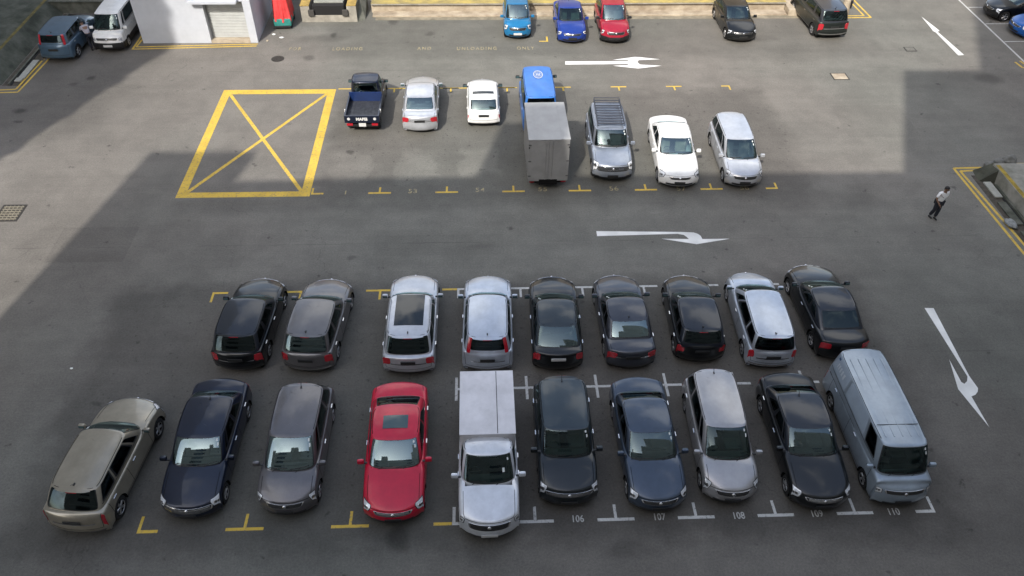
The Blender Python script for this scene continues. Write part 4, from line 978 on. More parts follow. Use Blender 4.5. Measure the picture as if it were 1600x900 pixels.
poly = [(-21.7, 0), (70, 0), (70, 56), (T2[0], 56), (T2[0], T1[1]), (T1[0], T1[1]), (T0[0], hm), (M3[0], hm), (M2[0], M2[1]), (M1[0], M1[1]), (M0[0], hm), (L3[0], hm), L2, L1, L0]
bpart('wall', poly, 0.6, M_WALLB)
# floor bands and windows on the facade seen in the car roofs
for k in range(1, 11):
    z = 3.0*k
    mb = MB(); mb.box((18, 3.56, z), (86, 0.12, 0.5)); mb.build('parapet', M_WALLB, blk)
for k in range(0, 10):
    for j in range(9):
        x = -20+j*7.0
        if abs(x-CX) < 2 and 5 < k < 8 or (j*5+k*3) % 3: continue
        mb = MB(); mb.box((x-5+3.2, 3.51, 3.0*k+1.95), (5.2, 0.05, 1.25)); mb.build('window', M_WIN, blk)
tw = empty('stretched_tower_block', (-42, 26.9, 0), 0, label='tall tower block at the left that shades the parked vans, stretched out of view to block the western sky', category='building')
mb = MB(); mb.box((0, 0, 28), (18, 70.4, 56)); mb.build('wall', M_WALLB, tw)  # length along y stretched out of view to block the western sky
for k in range(1, 18): mb = MB(); mb.box((0, 0, 3.1*k), (18.3, 70.7, 0.5)); mb.build('floor_band', M_WHITE, tw)

eb = empty('unseen_sky_blocker', (51, 20, 0), 0, label='broad unseen block added beyond the right hand court to cut sky light', category='building')  # added out of view to block sky light from the right
mb = MB(); mb.box((0, 0, 16), (14, 76, 32)); mb.build('wall', M_WALLB, eb)
for k in range(1, 9): mb = MB(); mb.box((-7.03, 0, 3.6*k), (0.08, 70, 1.3)); mb.build('window', M_WIN, eb)
wh = empty('warehouse', (6, 48, 0), 0, label='long low warehouse behind the loading platform', category='building')
mb = MB(); mb.box((0, 0, 4.5), (40, 13, 9)); mb.build('wall', M_CREAM, wh)
for k in range(6): mb = MB(); mb.box((-16+6.2*k, -6.53, 2.6), (3.6, 0.08, 3.8)); mb.build('loading_door', M_SHUT, wh)
# ------------------------------------------------------------------ the cars
C_SIL = paint('silver', (0.50, 0.515, 0.54), 0.5); C_SILB = paint('bluish_silver', (0.46, 0.50, 0.56), 0.5)
C_BLK = paint('black', (0.006, 0.007, 0.008), 0.1); C_NAVY = paint('navy', (0.006, 0.011, 0.027), 0.25)
C_GREY = paint('warm_grey', (0.12, 0.115, 0.12), 0.5); C_CHAMP = paint('champagne', (0.31, 0.28, 0.22), 0.5)
C_RED = paint('red', (0.50, 0.008, 0.035), 0.15); C_WHITE = paint('white', (0.72, 0.72, 0.70), 0.0, 0.35)
C_DSLATE = paint('dark_slate', (0.010, 0.014, 0.017), 0.25); C_SLATE = paint('slate_blue', (0.05, 0.068, 0.098), 0.45)
C_CBLUE = paint('cobalt', (0.012, 0.04, 0.24), 0.2); C_TURQ = paint('turquoise', (0.015, 0.16, 0.34), 0.2); C_RED2 = paint('crimson', (0.30, 0.012, 0.03), 0.1)
C_VAN = paint('powder_blue', (0.28, 0.33, 0.38), 0.35); C_BGREY = paint('blue_grey', (0.075, 0.125, 0.18), 0.35); C_TBLUE = paint('lorry_blue', (0.03, 0.15, 0.47), 0.0, 0.35)
C_DGREY = paint('dark_grey', (0.05, 0.055, 0.068), 0.45); C_SUV = paint('silver_two', (0.30, 0.33, 0.38), 0.6); C_OLIVE = paint('dark_green_black', (0.016, 0.020, 0.018), 0.3)
C_BRUN = paint('brown_grey', (0.15, 0.145, 0.145), 0.5)
M_CAN = mat('canopy_aluminium', (0.62, 0.61, 0.63), 0.55, 0.1, noise=(1.5, 0.16))
M_PANEL = mat('pale_window_panel', (0.30, 0.36, 0.43), 0.35, 0.0, 0.6, noise=(2, 0.1))

def place(kind, name, label, cat, px, py, L, toward, axis, col, group, **kw):
    """px,py: the near bumper's lower edge in the photograph; toward: nose to the viewer; axis: degrees from +Y of the long axis"""
    q = at(px, py, 0.2); a = R(axis); d = np.array([math.sin(a), math.cos(a)])
    c = q[:2]+d*(L/2-0.18)
    return car(kind, name, label, cat, c[0], c[1], axis+(180 if toward else 0), col, group=group, L=L, **kw)

G1 = 'cars parked in the front row'; G2 = 'cars parked in the second row'; G3 = 'vehicles parked in the lorry bays'; G4 = 'cars parked along the loading platform'
# ---- front row
place('suv', 'parked_car', 'champagne off-roader, leftmost of the front row, with its back to the viewer', 'car', 128, 828, 4.6, False, 6, C_CHAMP, G1, W=1.86, H=1.66,
      bumper_trim=True, rear_trim=True, glass_ws=G_TEAL, tumble=0.77, roofr=0.62, rgb=0.18, tl=[(18.6, 4.6), (18.6, 7.2), (15.9, 7.0), (15.6, 5.6)])
place('sedan', 'parked_car', 'dark navy saloon with pale windscreen beside the champagne off-roader', 'car', 299.5, 806, 4.85, True, 0.7, C_NAVY, G1, W=1.82, H=1.50, glass_ws=G_LIGHT, chrome=True,
      roofr=1.15, rgb=0.55, cowl=1.25, ws=0.8, gr=[(3.3, 8.0), (3.3, 12.0), (4.75, 12.2), (4.75, 7.8)], glass_rear=G_TEAL)
place('mpv', 'parked_car', 'grey people carrier between the navy saloon and the red saloon', 'car', 450, 800, 4.5, True, 0.8, C_GREY, G1, W=1.78, H=1.62, glass_ws=G_LIGHT, roofr=0.55, rgb=0.15,
      hl=[(3.6, 5.2), (3.8, 7.4), (6.0, 8.1), (6.9, 6.6)], antf=False)
place('sedan', 'parked_car', 'bright red saloon with a small sunroof', 'car', 616, 812, 4.85, True, -0.8, C_RED, G1, W=1.84, H=1.45, glass_ws=G_LIGHT, sunroof=(2.55, 3.05, 0.38), chrome=True, antenna=False,
      roofr=1.30, rgb=0.60, cowl=1.30, ws=0.85, sunglass=O_TEAL)
place('suv', 'parked_car', 'black off-roader with big clear headlamps in bay 106', 'car', 888, 785, 4.3, True, 0.2, C_DSLATE, G1, W=1.80, H=1.70, glass_ws=G_GREEN, roofr=0.45, rgb=0.12, cowl=1.05, chrome=True,
      hl=[(3.7, 5.1), (3.9, 7.7), (5.8, 8.2), (6.7, 6.6)], gr=[(3.9, 8.0), (3.9, 12.0), (4.7, 12.3), (4.7, 7.7)], roofcol=paint('slate_sky_sheen', (0.028, 0.042, 0.052), 0.35))
place('sedan', 'parked_car', 'slate blue saloon with drooping nose in bay 107', 'car', 1028, 794, 4.7, True, -1.2, C_SLATE, G1, W=1.79, H=1.44, glass_ws=G_TEAL, antenna=False, roofr=1.25, rgb=0.62, cowl=1.22)
place('mpv', 'parked_car', 'silver people carrier in bay 108 with nose to the viewer', 'car', 1140, 781, 4.55, True, 2.0, paint('warm_silver', (0.34, 0.335, 0.34), 0.5), G1, W=1.70, H=1.59, glass_ws=G_GREEN, hl=[(3.6, 5.2), (3.8, 7.5), (6.2, 8.2), (7.1, 6.8)], roofr=0.35)
place('sedan', 'parked_car', 'glossy black saloon with chrome window line in bay 109', 'car', 1281, 791, 4.85, True, 0.8, C_BLK, G1, W=1.85, H=1.46, glass_ws=G_TEAL, chrome=True, roofr=1.25, rgb=0.55, cowl=1.30, ws=0.85,
      roofcol=paint('black_sky_sheen', (0.014, 0.018, 0.026), 0.2))
def van_trim(root, p, S, G, flip, gfl, col):
    GU = G.nu; hz = p['H']; o = MB()
    for y in (-0.50, -0.25, 0.0, 0.25, 0.50): o.box((-0.35, y, hz-0.012-0.045*(y/0.7)**2-0.01), (p['L']*0.62, 0.035, 0.02), 0, bev=0.006)
    o.build('roof_rib', col, root)
    o = MB(); o.box((0.75, 0, hz-0.018), (0.014, 1.25, 0.012)); o.build('roof_seam', M_GAP, root)
    blue = mat('sign_blue', (0.03, 0.07, 0.16), 0.5); pale = mat('sign_pale', (0.42, 0.46, 0.50), 0.5)
    for mir in (False, True):
        o = MB(); strip(o, S, [(10.6, 6.35), (14.4, 6.35)], 0.03, 0.006*flip, 0, mir); o.build('door_track', M_BLACK, root)
        sg = MB(); V, F_, _ = patch_data(G, [(6.45, 3.6), (6.72, 3.6), (6.72, 4.25), (6.45, 4.25)], off=0.010, flip=gfl, n=3, m=3, r=0.1); V = mirror_y(V) if mir else V; sg.add(V, F_, 0)
        for k in range(5):
            u = 5.55+0.17*k; V, F_, _ = patch_data(G, [(u, 2.5), (u+0.09, 2.5), (u+0.09, 3.3), (u, 3.3)], off=0.010, flip=gfl, n=2, m=2, r=0.1); V = mirror_y(V) if mir else V; sg.add(V, F_, 1)
        sg.build('lettering', [blue, pale], root)
place('van', 'parked_van', 'powder blue panel van at the right end of the front row', 'van', 1402, 784, 4.95, True, 0.1, C_VAN, G1, W=1.72, H=1.98, glass_ws=G_GREEN, sidemats=[G_DARK, M_PANEL, M_PANEL], pillars=(3.75, 5.2, 7.0), ua=2.45, extra=van_trim)

# silver pickup with canopy
def pickup_canopy(root, p, S, G, flip, gfl, col):
    F = p['L']/2; Lc = 2.42; x1 = -p['L']/2+0.12; xc = x1+Lc/2
    b = MB(); b.box((xc, 0, 1.38), (Lc, 1.66, 0.84), 0, bev=0.03, taper=(1, 0.97)); c = b.build('canopy', M_CAN, root)
    b = MB(); b.box((xc, 0, 1.815), (Lc+0.05, 1.68, 0.03), 0, bev=0.008); b.box((xc, 0.30, 1.832), (Lc, 0.018, 0.006), 1)
    b.build('canopy_roof', [M_CAN, M_GAP], c)
    for s in (1, -1):
        b = MB()
        for k in range(11): b.box((x1+0.12+k*0.22, s*0.826, 1.36), (0.05, 0.02, 0.7))
        b.build('canopy_rib', M_CAN, c)
    b = MB(); b.box((xc, 0, 0.97), (Lc+0.02, 1.72, 0.06), 0, bev=0.02); b.build('bed_rail', col, root)
place('sedan', 'pickup_truck', 'silver pickup truck with a boxy white canopy over its bed', 'pickup', 765, 836, 5.10, True, -0.2, paint('pale_silver', (0.64, 0.655, 0.68), 0.35),  G1, W=1.80, H=1.72, hf=0.92, hc=1.12, belt=1.10, beltr=1.10, deck=1.0, tail=0.9, wr=0.36, zb=0.3,
      cowl=1.18, ws=0.72, roofr=2.50, rgb=2.46, pillars=(3.6, 7.0), glass_ws=G_GREEN, tumble=0.80, style='hatch', extra=pickup_canopy, gr=[(3.7, 8.4), (3.7, 11.6), (4.7, 11.8), (4.7, 8.2)], antenna=False, roofc=0.03,
      mz=0.02, plate=M_PLATEW, hl=[(3.9, 5.2), (3.9, 7.6), (5.0, 7.9), (5.4, 6.4)], fw=0.9, rw=1.1, norear=True, labels=((1.75, 3.8, .09, .2), (1.2, 2.6, .1, .22)))

# ---- second row, backs to the viewer
place('wagon', 'parked_car', 'black estate at the left end of the second row', 'car', 375, 576, 4.3, False, 2.6, C_BLK, G2, W=1.80, H=1.60, rear_trim=True, antenna=False, roofcol=paint('black_sky_sheen', (0.014, 0.018, 0.026), 0.2), chromeh=True)
place('wagon', 'parked_car', 'brownish grey estate second from the left in the second row', 'car', 483, 577, 4.3, False, 4.5, C_BRUN, G2, W=1.82, H=1.62, glass_rear=G_TEAL, bumper_trim=True)
place('suv', 'parked_car', 'silver estate with roof rails and a big dark glass roof', 'car', 640, 581, 4.55, False, 0.4, C_SIL, G2, W=1.82, H=1.60, belt=1.0, beltr=1.05, deck=1.0, hf=0.78, hc=1.0, rails=C_SIL,
      sunroof=(1.95, 3.45, 0.50), rear_trim=True, rgb=0.16, roofr=0.6, tl=[(18.4, 4.8), (18.4, 8.3), (16.9, 8.3), (16.4, 5.4)])
place('suv', 'parked_car', 'silver off-roader with tall red lamps up its rear pillars', 'car', 762, 577, 4.35, False, 1.0, C_SILB, G2, W=1.78, H=1.66, bumper_trim=True, rear_trim=True, tumble=0.78, roofr=0.35,
      tlg=[(8.35, 0.9), (7.75, 0.9), (7.75, 4.9), (8.35, 4.9)], rv=(1.7, 4.6), ur=1.75)
place('wagon', 'parked_car', 'black liftback with a long sloping rear window behind the bay 106 car', 'car', 871, 575, 4.4, False, 1.0, C_BLK, G2, W=1.78, H=1.47, roofr=1.05, rgb=0.30, belt=0.95, beltr=0.98, hf=0.7, hc=0.95, deck=0.98, glass_rear=G_TEAL,
      spoiler=0, antenna=False, tumble=0.78, plate=M_PLATEW, roofcol=paint('dull_black_sky_sheen', (0.025, 0.035, 0.042), 0.2))
place('sedan', 'parked_car', 'dark grey saloon with a pale boot lid in the second row', 'car', 985, 572, 4.4, False, -1.2, C_DGREY, G2, W=1.76, H=1.49, glass_rear=G_LIGHT, roofr=1.20, rgb=0.60, rear_trim=True)
place('hatch', 'parked_car', 'black hatchback between the dark grey saloon and a silver people carrier', 'car', 1092, 562, 4.1, False, 2.0, C_BLK, G2, W=1.76, H=1.50, roofcol=paint('black_sky_sheen', (0.014, 0.018, 0.026), 0.2), spoiler=0.08)
place('mpv', 'parked_car', 'silver people carrier with a black rear window in the second row', 'car', 1201, 571, 4.5, False, 2.2, C_SILB, G2, W=1.72, H=1.60, bumper_trim=True, rear_trim=True, tl=[(18.2, 4.8), (18.2, 8.0), (15.8, 7.8), (15.5, 5.4)])
place('sedan', 'parked_car', 'long black saloon at the right end of the second row', 'car', 1314, 558, 4.6, False, -0.5, C_BLK, G2, W=1.82, H=1.45, roofcol=paint('black_sky_sheen', (0.014, 0.018, 0.026), 0.2), antenna=False, glass_rear=G_DARK, roofr=1.35)

# ---- lorry bays
place('sedan', 'parked_car', 'silver saloon between the navy pickup and a white hatchback', 'car', 657, 204, 4.65, False, -0.5, C_SIL, G3, W=1.74, H=1.50, glass_rear=G_LIGHT, roofr=1.2, rgb=0.55, rear_trim=True, antenna=False, fw=0.85)
place('hatch', 'parked_car', 'small old white hatchback with black bumper beside the blue lorry', 'car', 756, 194, 3.85, False, -0.7, C_WHITE, G3, W=1.62, H=1.40, glass_rear=G_TEAL, clad=0.36, cowl=0.88, ws=0.55, tumble=0.88, pr=0.14, pf=0.25, roofr=0.60, rgb=0.15,
      mircol=M_BLACK, spoiler=0, antenna=False, sunroof=(2.55, 2.78, 0.52), rim=M_DRIM, hf=0.66, hc=0.9, belt=0.88, beltr=0.9, deck=0.9, tail=0.85, tl=[(18.3, 4.6), (18.3, 6.7), (17.0, 6.7), (16.6, 5.4)], chromeh=False)
def expedition_rack(root, p, S, G, flip, gfl, col):
    H = p['H']; x0, x1 = -p['L']/2+0.45, 0.35; hw = 0.60
    b = MB(); 
    for s in (1, -1): b.tube((x0, s*hw, H+0.16), (x1, s*hw, H+0.16), 0.022); b.tube((x0, s*hw, H+0.07), (x1, s*hw, H+0.07), 0.018)
    for x in (x0, x1): b.tube((x, -hw, H+0.16), (x, hw, H+0.16), 0.022)
    for k in range(10): x = x0+(x1-x0)*(k+0.5)/10; b.box((x, 0, H+0.09), (0.09, 2*hw, 0.018))
    for x in (x0+0.1, (x0+x1)/2, x1-0.1):
        for s in (1, -1): b.tube((x, s*hw, H-0.03), (x, s*hw, H+0.16), 0.018)
    b.build('roof_rack', mat('rack_metal', (0.05, 0.055, 0.07), 0.5, 0.3), root)
    b = MB(); b.tube((x0-0.50, 0, 0.95), (x0-0.34, 0, 0.95), 0.36, n=28); b.build('spare_wheel', M_TYRE, root)
place('suv', 'parked_car', 'grey off-roader with a black slatted roof rack', 'car', 956, 280, 4.75, True, 1.4, C_SUV, G3, W=1.84, H=1.80, hf=0.95, hc=1.12, belt=1.10, beltr=1.12, glass_ws=G_TEAL, tumble=0.82, clad=0.42, wr=0.38,
      extra=expedition_rack, antenna=False, spoiler=0, chrome=True, cowl=1.25, ws=0.6, gr=[(3.7, 8.0), (3.7, 12.0), (4.75, 12.2), (4.75, 7.8)], roofr=0.35)
place('sedan', 'parked_car', 'gleaming white saloon between the grey off-roader and a silver people carrier', 'car', 1060, 290, 4.95, True, 2.6, C_WHITE, G3, W=1.86, H=1.47, trim=M_SEATB, glass_ws=G_LIGHT, roofr=1.35, rgb=0.62, cowl=1.38, ws=0.8,
      antenna=False, gr=[(3.8, 8.9), (3.8, 11.1), (4.7, 11.3), (4.7, 8.7)], gb=0.12)
place('mpv', 'parked_car', 'silver people carrier at the right end of the lorry bays', 'car', 1161, 290, 4.6, True, 1.4, C_SIL, G3, W=1.72, H=1.59, glass_ws=G_TEAL, hl=[(3.6, 5.2), (3.8, 7.5), (6.2, 8.2), (7.1, 6.8)], roofr=0.32, antenna=False)

def sticker_text(txt, parent, loc, rot, h, m, sx=1.0, name='lettering'):
    cu = bpy.data.curves.new(name, 'FONT'); cu.body = txt; cu.size = h/0.70; cu.align_x = 'CENTER'; cu.align_y = 'CENTER'; cu.offset = 0.012
    o = bpy.data.objects.new('tmp', cu); scene.collection.objects.link(o)
    dg = bpy.context.evaluated_depsgraph_get(); me = bpy.data.meshes.new_from_object(o.evaluated_get(dg)); bpy.data.objects.remove(o); bpy.data.curves.remove(cu)
    me.materials.clear(); me.materials.append(m); ob = bpy.data.objects.new(name, me); link(ob, parent); ob.location = loc; ob.rotation_euler = rot; ob.scale = (sx, 1, 1); return ob

# navy pickup with open bed (cab from the same generator, bed behind it)
def open_bed(root, p, S, G, flip, gfl, col):
    x1 = -p['L']/2+0.02; Lb = 1.92; x0 = x1-Lb; w = 0.80; zf, zt = 0.74, 1.03
    M_BED = mat('worn_bed_floor', (0.055, 0.058, 0.066), 0.5, 0.4, noise=(5, 0.4))
    b = MB(); b.box(((x0+x1)/2, 0, zf), (Lb, 2*w-0.04, 0.06))
    for k in range(9): b.box(((x0+x1)/2, -0.68+0.17*k, zf+0.036), (Lb-0.06, 0.05, 0.012))
    b.build('bed_floor', M_BED, root)
    for s in (1, -1):
        b = MB(); b.box(((x0+x1)/2, s*w, (zf+zt)/2), (Lb, 0.05, zt-zf+0.06), 0, bev=0.012); b.box(((x0+x1)/2, s*w, zt+0.03), (Lb, 0.08, 0.03), 0, bev=0.01); b.build('bed_side', col, root)
        b = MB(); b.box((x0+0.55, s*(w+0.05), zt-0.02), (0.05, 0.06, 0.20), 0, bev=0.01); b.build('side_latch', M_PLATEW, root)
    b = MB(); b.box((x0, 0, (zf+zt)/2), (0.05, 2*w+0.06, zt-zf+0.08), 0, bev=0.012); b.box((x0, 0, zt+0.035), (0.08, 2*w+0.06, 0.03), 0, bev=0.01); tg = b.build('tailgate', col, root)
    sticker_text('MAPEI', tg, (x0-0.034, 0.0, 0.90), (R(90), 0, R(-90)), 0.14, M_PLATEW, 1.0)
    for s in (1, -1): b = MB(); b.tube((x0-0.04, s*0.62, 0.92), (x0-0.03, s*0.62, 0.92), 0.07, n=16); b.build('emblem', M_PLATEW, tg)
    b = MB(); b.box((x1-0.01, 0, 1.02), (0.05, 2*w, 0.5), 0, bev=0.012); b.build('headboard', paint('navy_bright', (0.012, 0.03, 0.11), 0.2), root)
    b = MB(); b.box((x0+0.1, 0, 0.52), (0.16, 1.45, 0.12), 0, bev=0.02); b.build('rear_bumper', M_BLACK, root)
    for s in (1, -1): b = MB(); b.box((x0+0.0, s*0.60, 0.60), (0.05, 0.30, 0.11), 0, bev=0.015); b.build('taillight', M_TAIL, root)
    b = MB(); b.box((x0-0.0, 0, 0.58), (0.02, 0.34, 0.18)); b.build('number_plate', M_PLATEW, root)
    b = MB(); b.box(((x0+x1)/2+0.1, 0, 0.55), (Lb-0.1, 0.8, 0.30)); b.build('chassis', M_UNDER, root)
Lc = 2.45; q = at(569, 199, 0.5); yb = q[1]+1.92+Lc/2
car('sedan', 'pickup_truck', 'small navy blue pickup truck with an open empty bed', 'pickup', -4.70, 21.12+1.92+Lc/2-0.02, 0.5, C_NAVY, group=G3, L=Lc, W=1.62, H=1.78, hf=0.85, hc=1.05, belt=1.05, beltr=1.05, deck=1.02, tail=0.9, style='hatch', onlyfront=True,
    fw=0.66, morewheels=(-Lc/2-1.15,), cowl=0.75, ws=0.55, roofr=0.12, rgb=0.04, pillars=(4.2, 7.0), roofc=0.03, glass_rear=G_TEAL, tumble=0.82, extra=open_bed, antenna=False, mircol=M_BLACK, wr=0.30, rim=M_DRIM, handles=(11.5,), doors=(8.9, 13.0), rv=(1.9, 4.6))

# blue lorry with grey box
def lorry_box(root, p, S, G, flip, gfl, col):
    x1 = -3.20; Lb = 3.05; x0 = x1-Lb; w = 0.88; z0, z1 = 0.46, 2.60; xc = (x0+x1)/2
    M_BOX = mat('lorry_box_grey', (0.25, 0.25, 0.245), 0.6, 0.1, noise=(1.6, 0.16))
    b = MB(); b.box((xc, 0, (z0+z1)/2), (Lb, 2*w, z1-z0), 0, bev=0.02); bx_ = b.build('cargo_box', M_BOX, root)
    b = MB(); b.box((xc, 0, z1+0.008), (Lb+0.04, 2*w+0.04, 0.02), 0, bev=0.006)
    for s in (-0.55, 0.55): b.box((xc, s, z1+0.02), (Lb, 0.03, 0.012))
    b.build('box_roof', mat('box_roof_metal', (0.36, 0.36, 0.35), 0.6, 0.1, noise=(1.3, 0.14)), bx_)
    for s in (1, -1):
        b = MB(); b.box((x0-0.012, s*0.445, (z0+z1)/2), (0.02, 0.86, z1-z0-0.08), 0, bev=0.006); d = b.build('rear_door', M_BOX, bx_)
        b = MB(); b.tube((x0-0.035, s*0.14, z0+0.06), (x0-0.035, s*0.14, z1-0.06), 0.014); b.build('lock_rod', M_BOX, d)
        for z in (z0+0.3, (z0+z1)/2, z1-0.25): b = MB(); b.box((x0-0.026, s*0.83, z), (0.02, 0.12, 0.05)); b.build('hinge', M_DRIM, d)
        b = MB(); b.box((x0-0.02, s*0.86, z1-0.38), (0.03, 0.05, 0.08)); b.build('marker_lamp', M_BLACK, bx_)
        b = MB(); b.box((x0+0.12, s*0.70, 0.36), (0.05, 0.22, 0.07), 0, bev=0.015); b.build('taillight', M_TAIL, root)
        b = MB()
        for k in range(8): b.box((x0+0.2+k*0.39, s*(w+0.006), (z0+z1)/2), (0.03, 0.012, z1-z0-0.1))
        b.build('side_rib', M_BOX, bx_)
    b = MB(); b.box((xc+0.9, 0, 0.44), (Lb+1.9, 0.8, 0.26)); b.box((x0+0.15, 0, 0.36), (0.10, 1.5, 0.10)); b.build('chassis', M_UNDER, root)
    b = MB(); b.box((x1+0.66, 0, 1.05), (1.25, 1.5, 0.7)); b.build('cab_gap_frame', M_BLACK, root)
    # roof emblem: ring with strokes
    e = MB(); n = 36; zt = p['H']+0.012
    for (ra, rb) in ((0.25, 0.29), (0.18, 0.20)):
        V = []
        for i in range(n):
            t = 2*math.pi*i/n; V += [(0.35+ra*1.35*math.cos(t), ra*math.sin(t)*0.80, zt), (0.35+rb*1.35*math.cos(t), rb*math.sin(t)*0.80, zt)]
        e.add(V, [(2*i, 2*i+1, (2*i+3) % (2*n), (2*i+2) % (2*n)) for i in range(n)])
    for k in (-1, 0, 1): e.box((0.35, k*0.07, zt), (0.32-0.06*abs(k), 0.028, 0.004))
    e.box((0.30, 0, zt+0.001), (0.03, 0.18, 0.004))
    e.build('roof_emblem', M_PLATEW, root)
Lc = 3.70
car('van', 'box_lorry', 'blue crew-cab lorry with a grey box body', 'lorry', 3.80, 22.75, -0.8, C_TBLUE, group=G3, L=Lc, W=1.70, H=2.10, onlyfront=True, hf=0.95, hc=1.15, belt=1.15, beltr=1.15, cowl=0.20, ws=0.30, roofr=0.10, rgb=0.02, fw=0.75,
    morewheels=(-Lc/2-3.1,), pillars=(3.6, 5.4, 7.0), extra=lorry_box, antenna=False, mircol=M_BLACK, wr=0.33, rim=M_DRIM, mz=0.25, rv=(1.8, 4.6), tumble=0.86)

# ---- along the loading platform
place('mpv', 'parked_car', 'turquoise blue mini van nearest the painted word ONLY', 'car', 808.8, 58, 3.6, True, 0.0, C_TURQ, G4, W=1.60, H=1.70, glass_ws=G_LIGHT, hf=0.80, hc=1.02, belt=1.0, cowl=0.65, ws=0.7, fw=0.7, roofr=0.25, wr=0.29, plate=M_PLATEW, antenna=False)
place('sedan', 'parked_car', 'cobalt blue saloon between the turquoise van and the red hatchback', 'car', 893.8, 65, 4.2, True, -0.5, C_CBLUE, G4, W=1.69, H=1.48, glass_ws=G_GREEN, roofr=1.15, rgb=0.55, cowl=1.05, hl=[(3.8, 5.4), (3.9, 7.8), (5.6, 8.2), (6.2, 6.8)])
place('mpv', 'parked_car', 'red high-roofed car with a black bumper by the loading platform', 'car', 961, 65, 4.0, True, -0.5, C_RED2, G4, W=1.68, H=1.78, glass_ws=G_LIGHT, clad=0.52, hf=0.80, hc=1.05, belt=1.04, cowl=0.95, ws=0.75, roofr=0.2, antenna=False, hl=[(3.9, 5.4), (4.0, 7.6), (5.5, 8.0), (6.1, 6.8)], mircol=M_BLACK)
place('hatch', 'parked_car', 'black hatchback with bright headlamps, nose out by the loading platform', 'car', 1158.9, 63, 4.25, True, -1.0, C_BLK, G4, W=1.77, H=1.48, glass_ws=G_TEAL, hl=[(3.7, 5.3), (3.9, 7.7), (5.6, 8.2), (6.2, 6.8)], antenna=False)
place('suv', 'parked_car', 'dark green-black off-roader parked with its back to the viewer at the platform end', 'car', 1298, 57, 4.8, False, -4.0, C_OLIVE, G4, W=1.90, H=1.76, glass_rear=G_TEAL, bumper_trim=True, rear_trim=True, sunroof=(2.1, 2.9, 0.45), roofcol=paint('dark_sky_sheen', (0.04, 0.045, 0.055), 0.3))
# ---- left corner and right court
car('suv', 'parked_car', 'blue-grey off-roader with rear pillar lamps in the shaded left corner', 'car', -22.0, 28.75+2.0, 1.0, C_BGREY, L=4.45, W=1.78, H=1.67, roofr=0.30, tumble=0.84, tlg=[(8.35, 0.9), (7.75, 0.9), (7.75, 4.9), (8.35, 4.9)], rv=(1.7, 4.6), ur=1.75, bumper_trim=False, glass_rear=G_DARK, clad=0.3)
car('van', 'parked_van', 'white passenger van with black bumper beside the white booth', 'van', -19.62, 29.75+2.2, 180, C_WHITE, L=4.5, W=1.66, H=1.95, glass_ws=G_GREEN, clad=0.62, plate=M_PLATEW, pf=0.2)
car('sedan', 'parked_car', 'black car cut off by the right edge, nose towards the long white line', 'car', 32.15+2.3, 34.05, 271, C_BLK, group='cars in the right hand court', L=4.6, glass_ws=G_TEAL, roofr=0.9)
car('hatch', 'parked_car', 'blue car at the right edge of the picture, only its nose showing', 'car', 32.55+2.1, 31.65, 270, paint('bright_blue', (0.01, 0.10, 0.38), 0.2), group='cars in the right hand court', L=4.2)

# ------------------------------------------------------------------ people
def skin_mesh(name, joints, edges, m, parent, sub=2):
    me = bpy.data.meshes.new(name); keys = list(joints); me.from_pydata([joints[k][:3] for k in keys], [(keys.index(a), keys.index(b)) for a, b in edges], [])
    o = bpy.data.objects.new('tmp', me); scene.collection.objects.link(o)
    md = o.modifiers.new('s', 'SKIN'); md.use_smooth_shade = True
    for i, k in enumerate(keys):
        r = joints[k][3]; sv = me.skin_vertices[0].data[i]; sv.radius = (r if not isinstance(r, tuple) else r[0], r if not isinstance(r, tuple) else r[1]); sv.use_root = (i == 0)
    ss = o.modifiers.new('u', 'SUBSURF'); ss.levels = sub; ss.render_levels = sub
    dg = bpy.context.evaluated_depsgraph_get(); dg.update(); m2 = bpy.data.meshes.new_from_object(o.evaluated_get(dg)); bpy.data.objects.remove(o)
    m2.materials.clear(); m2.materials.append(m); m2.polygons.foreach_set('use_smooth', [True]*len(m2.polygons)); m2.name = name
    return link(bpy.data.objects.new(name, m2), parent)
M_SKIN = mat('skin', (0.17, 0.095, 0.06), 0.55); M_SHIRT = mat('white_shirt', (0.80, 0.81, 0.82), 0.85, bump=(9, 0.5, 0.03)); M_TROU = mat('dark_trousers', (0.012, 0.014, 0.022), 0.85)
M_HAIR = mat('black_hair', (0.008, 0.007, 0.006), 0.6); M_SHOE = mat('black_shoe', (0.01, 0.01, 0.01), 0.45)
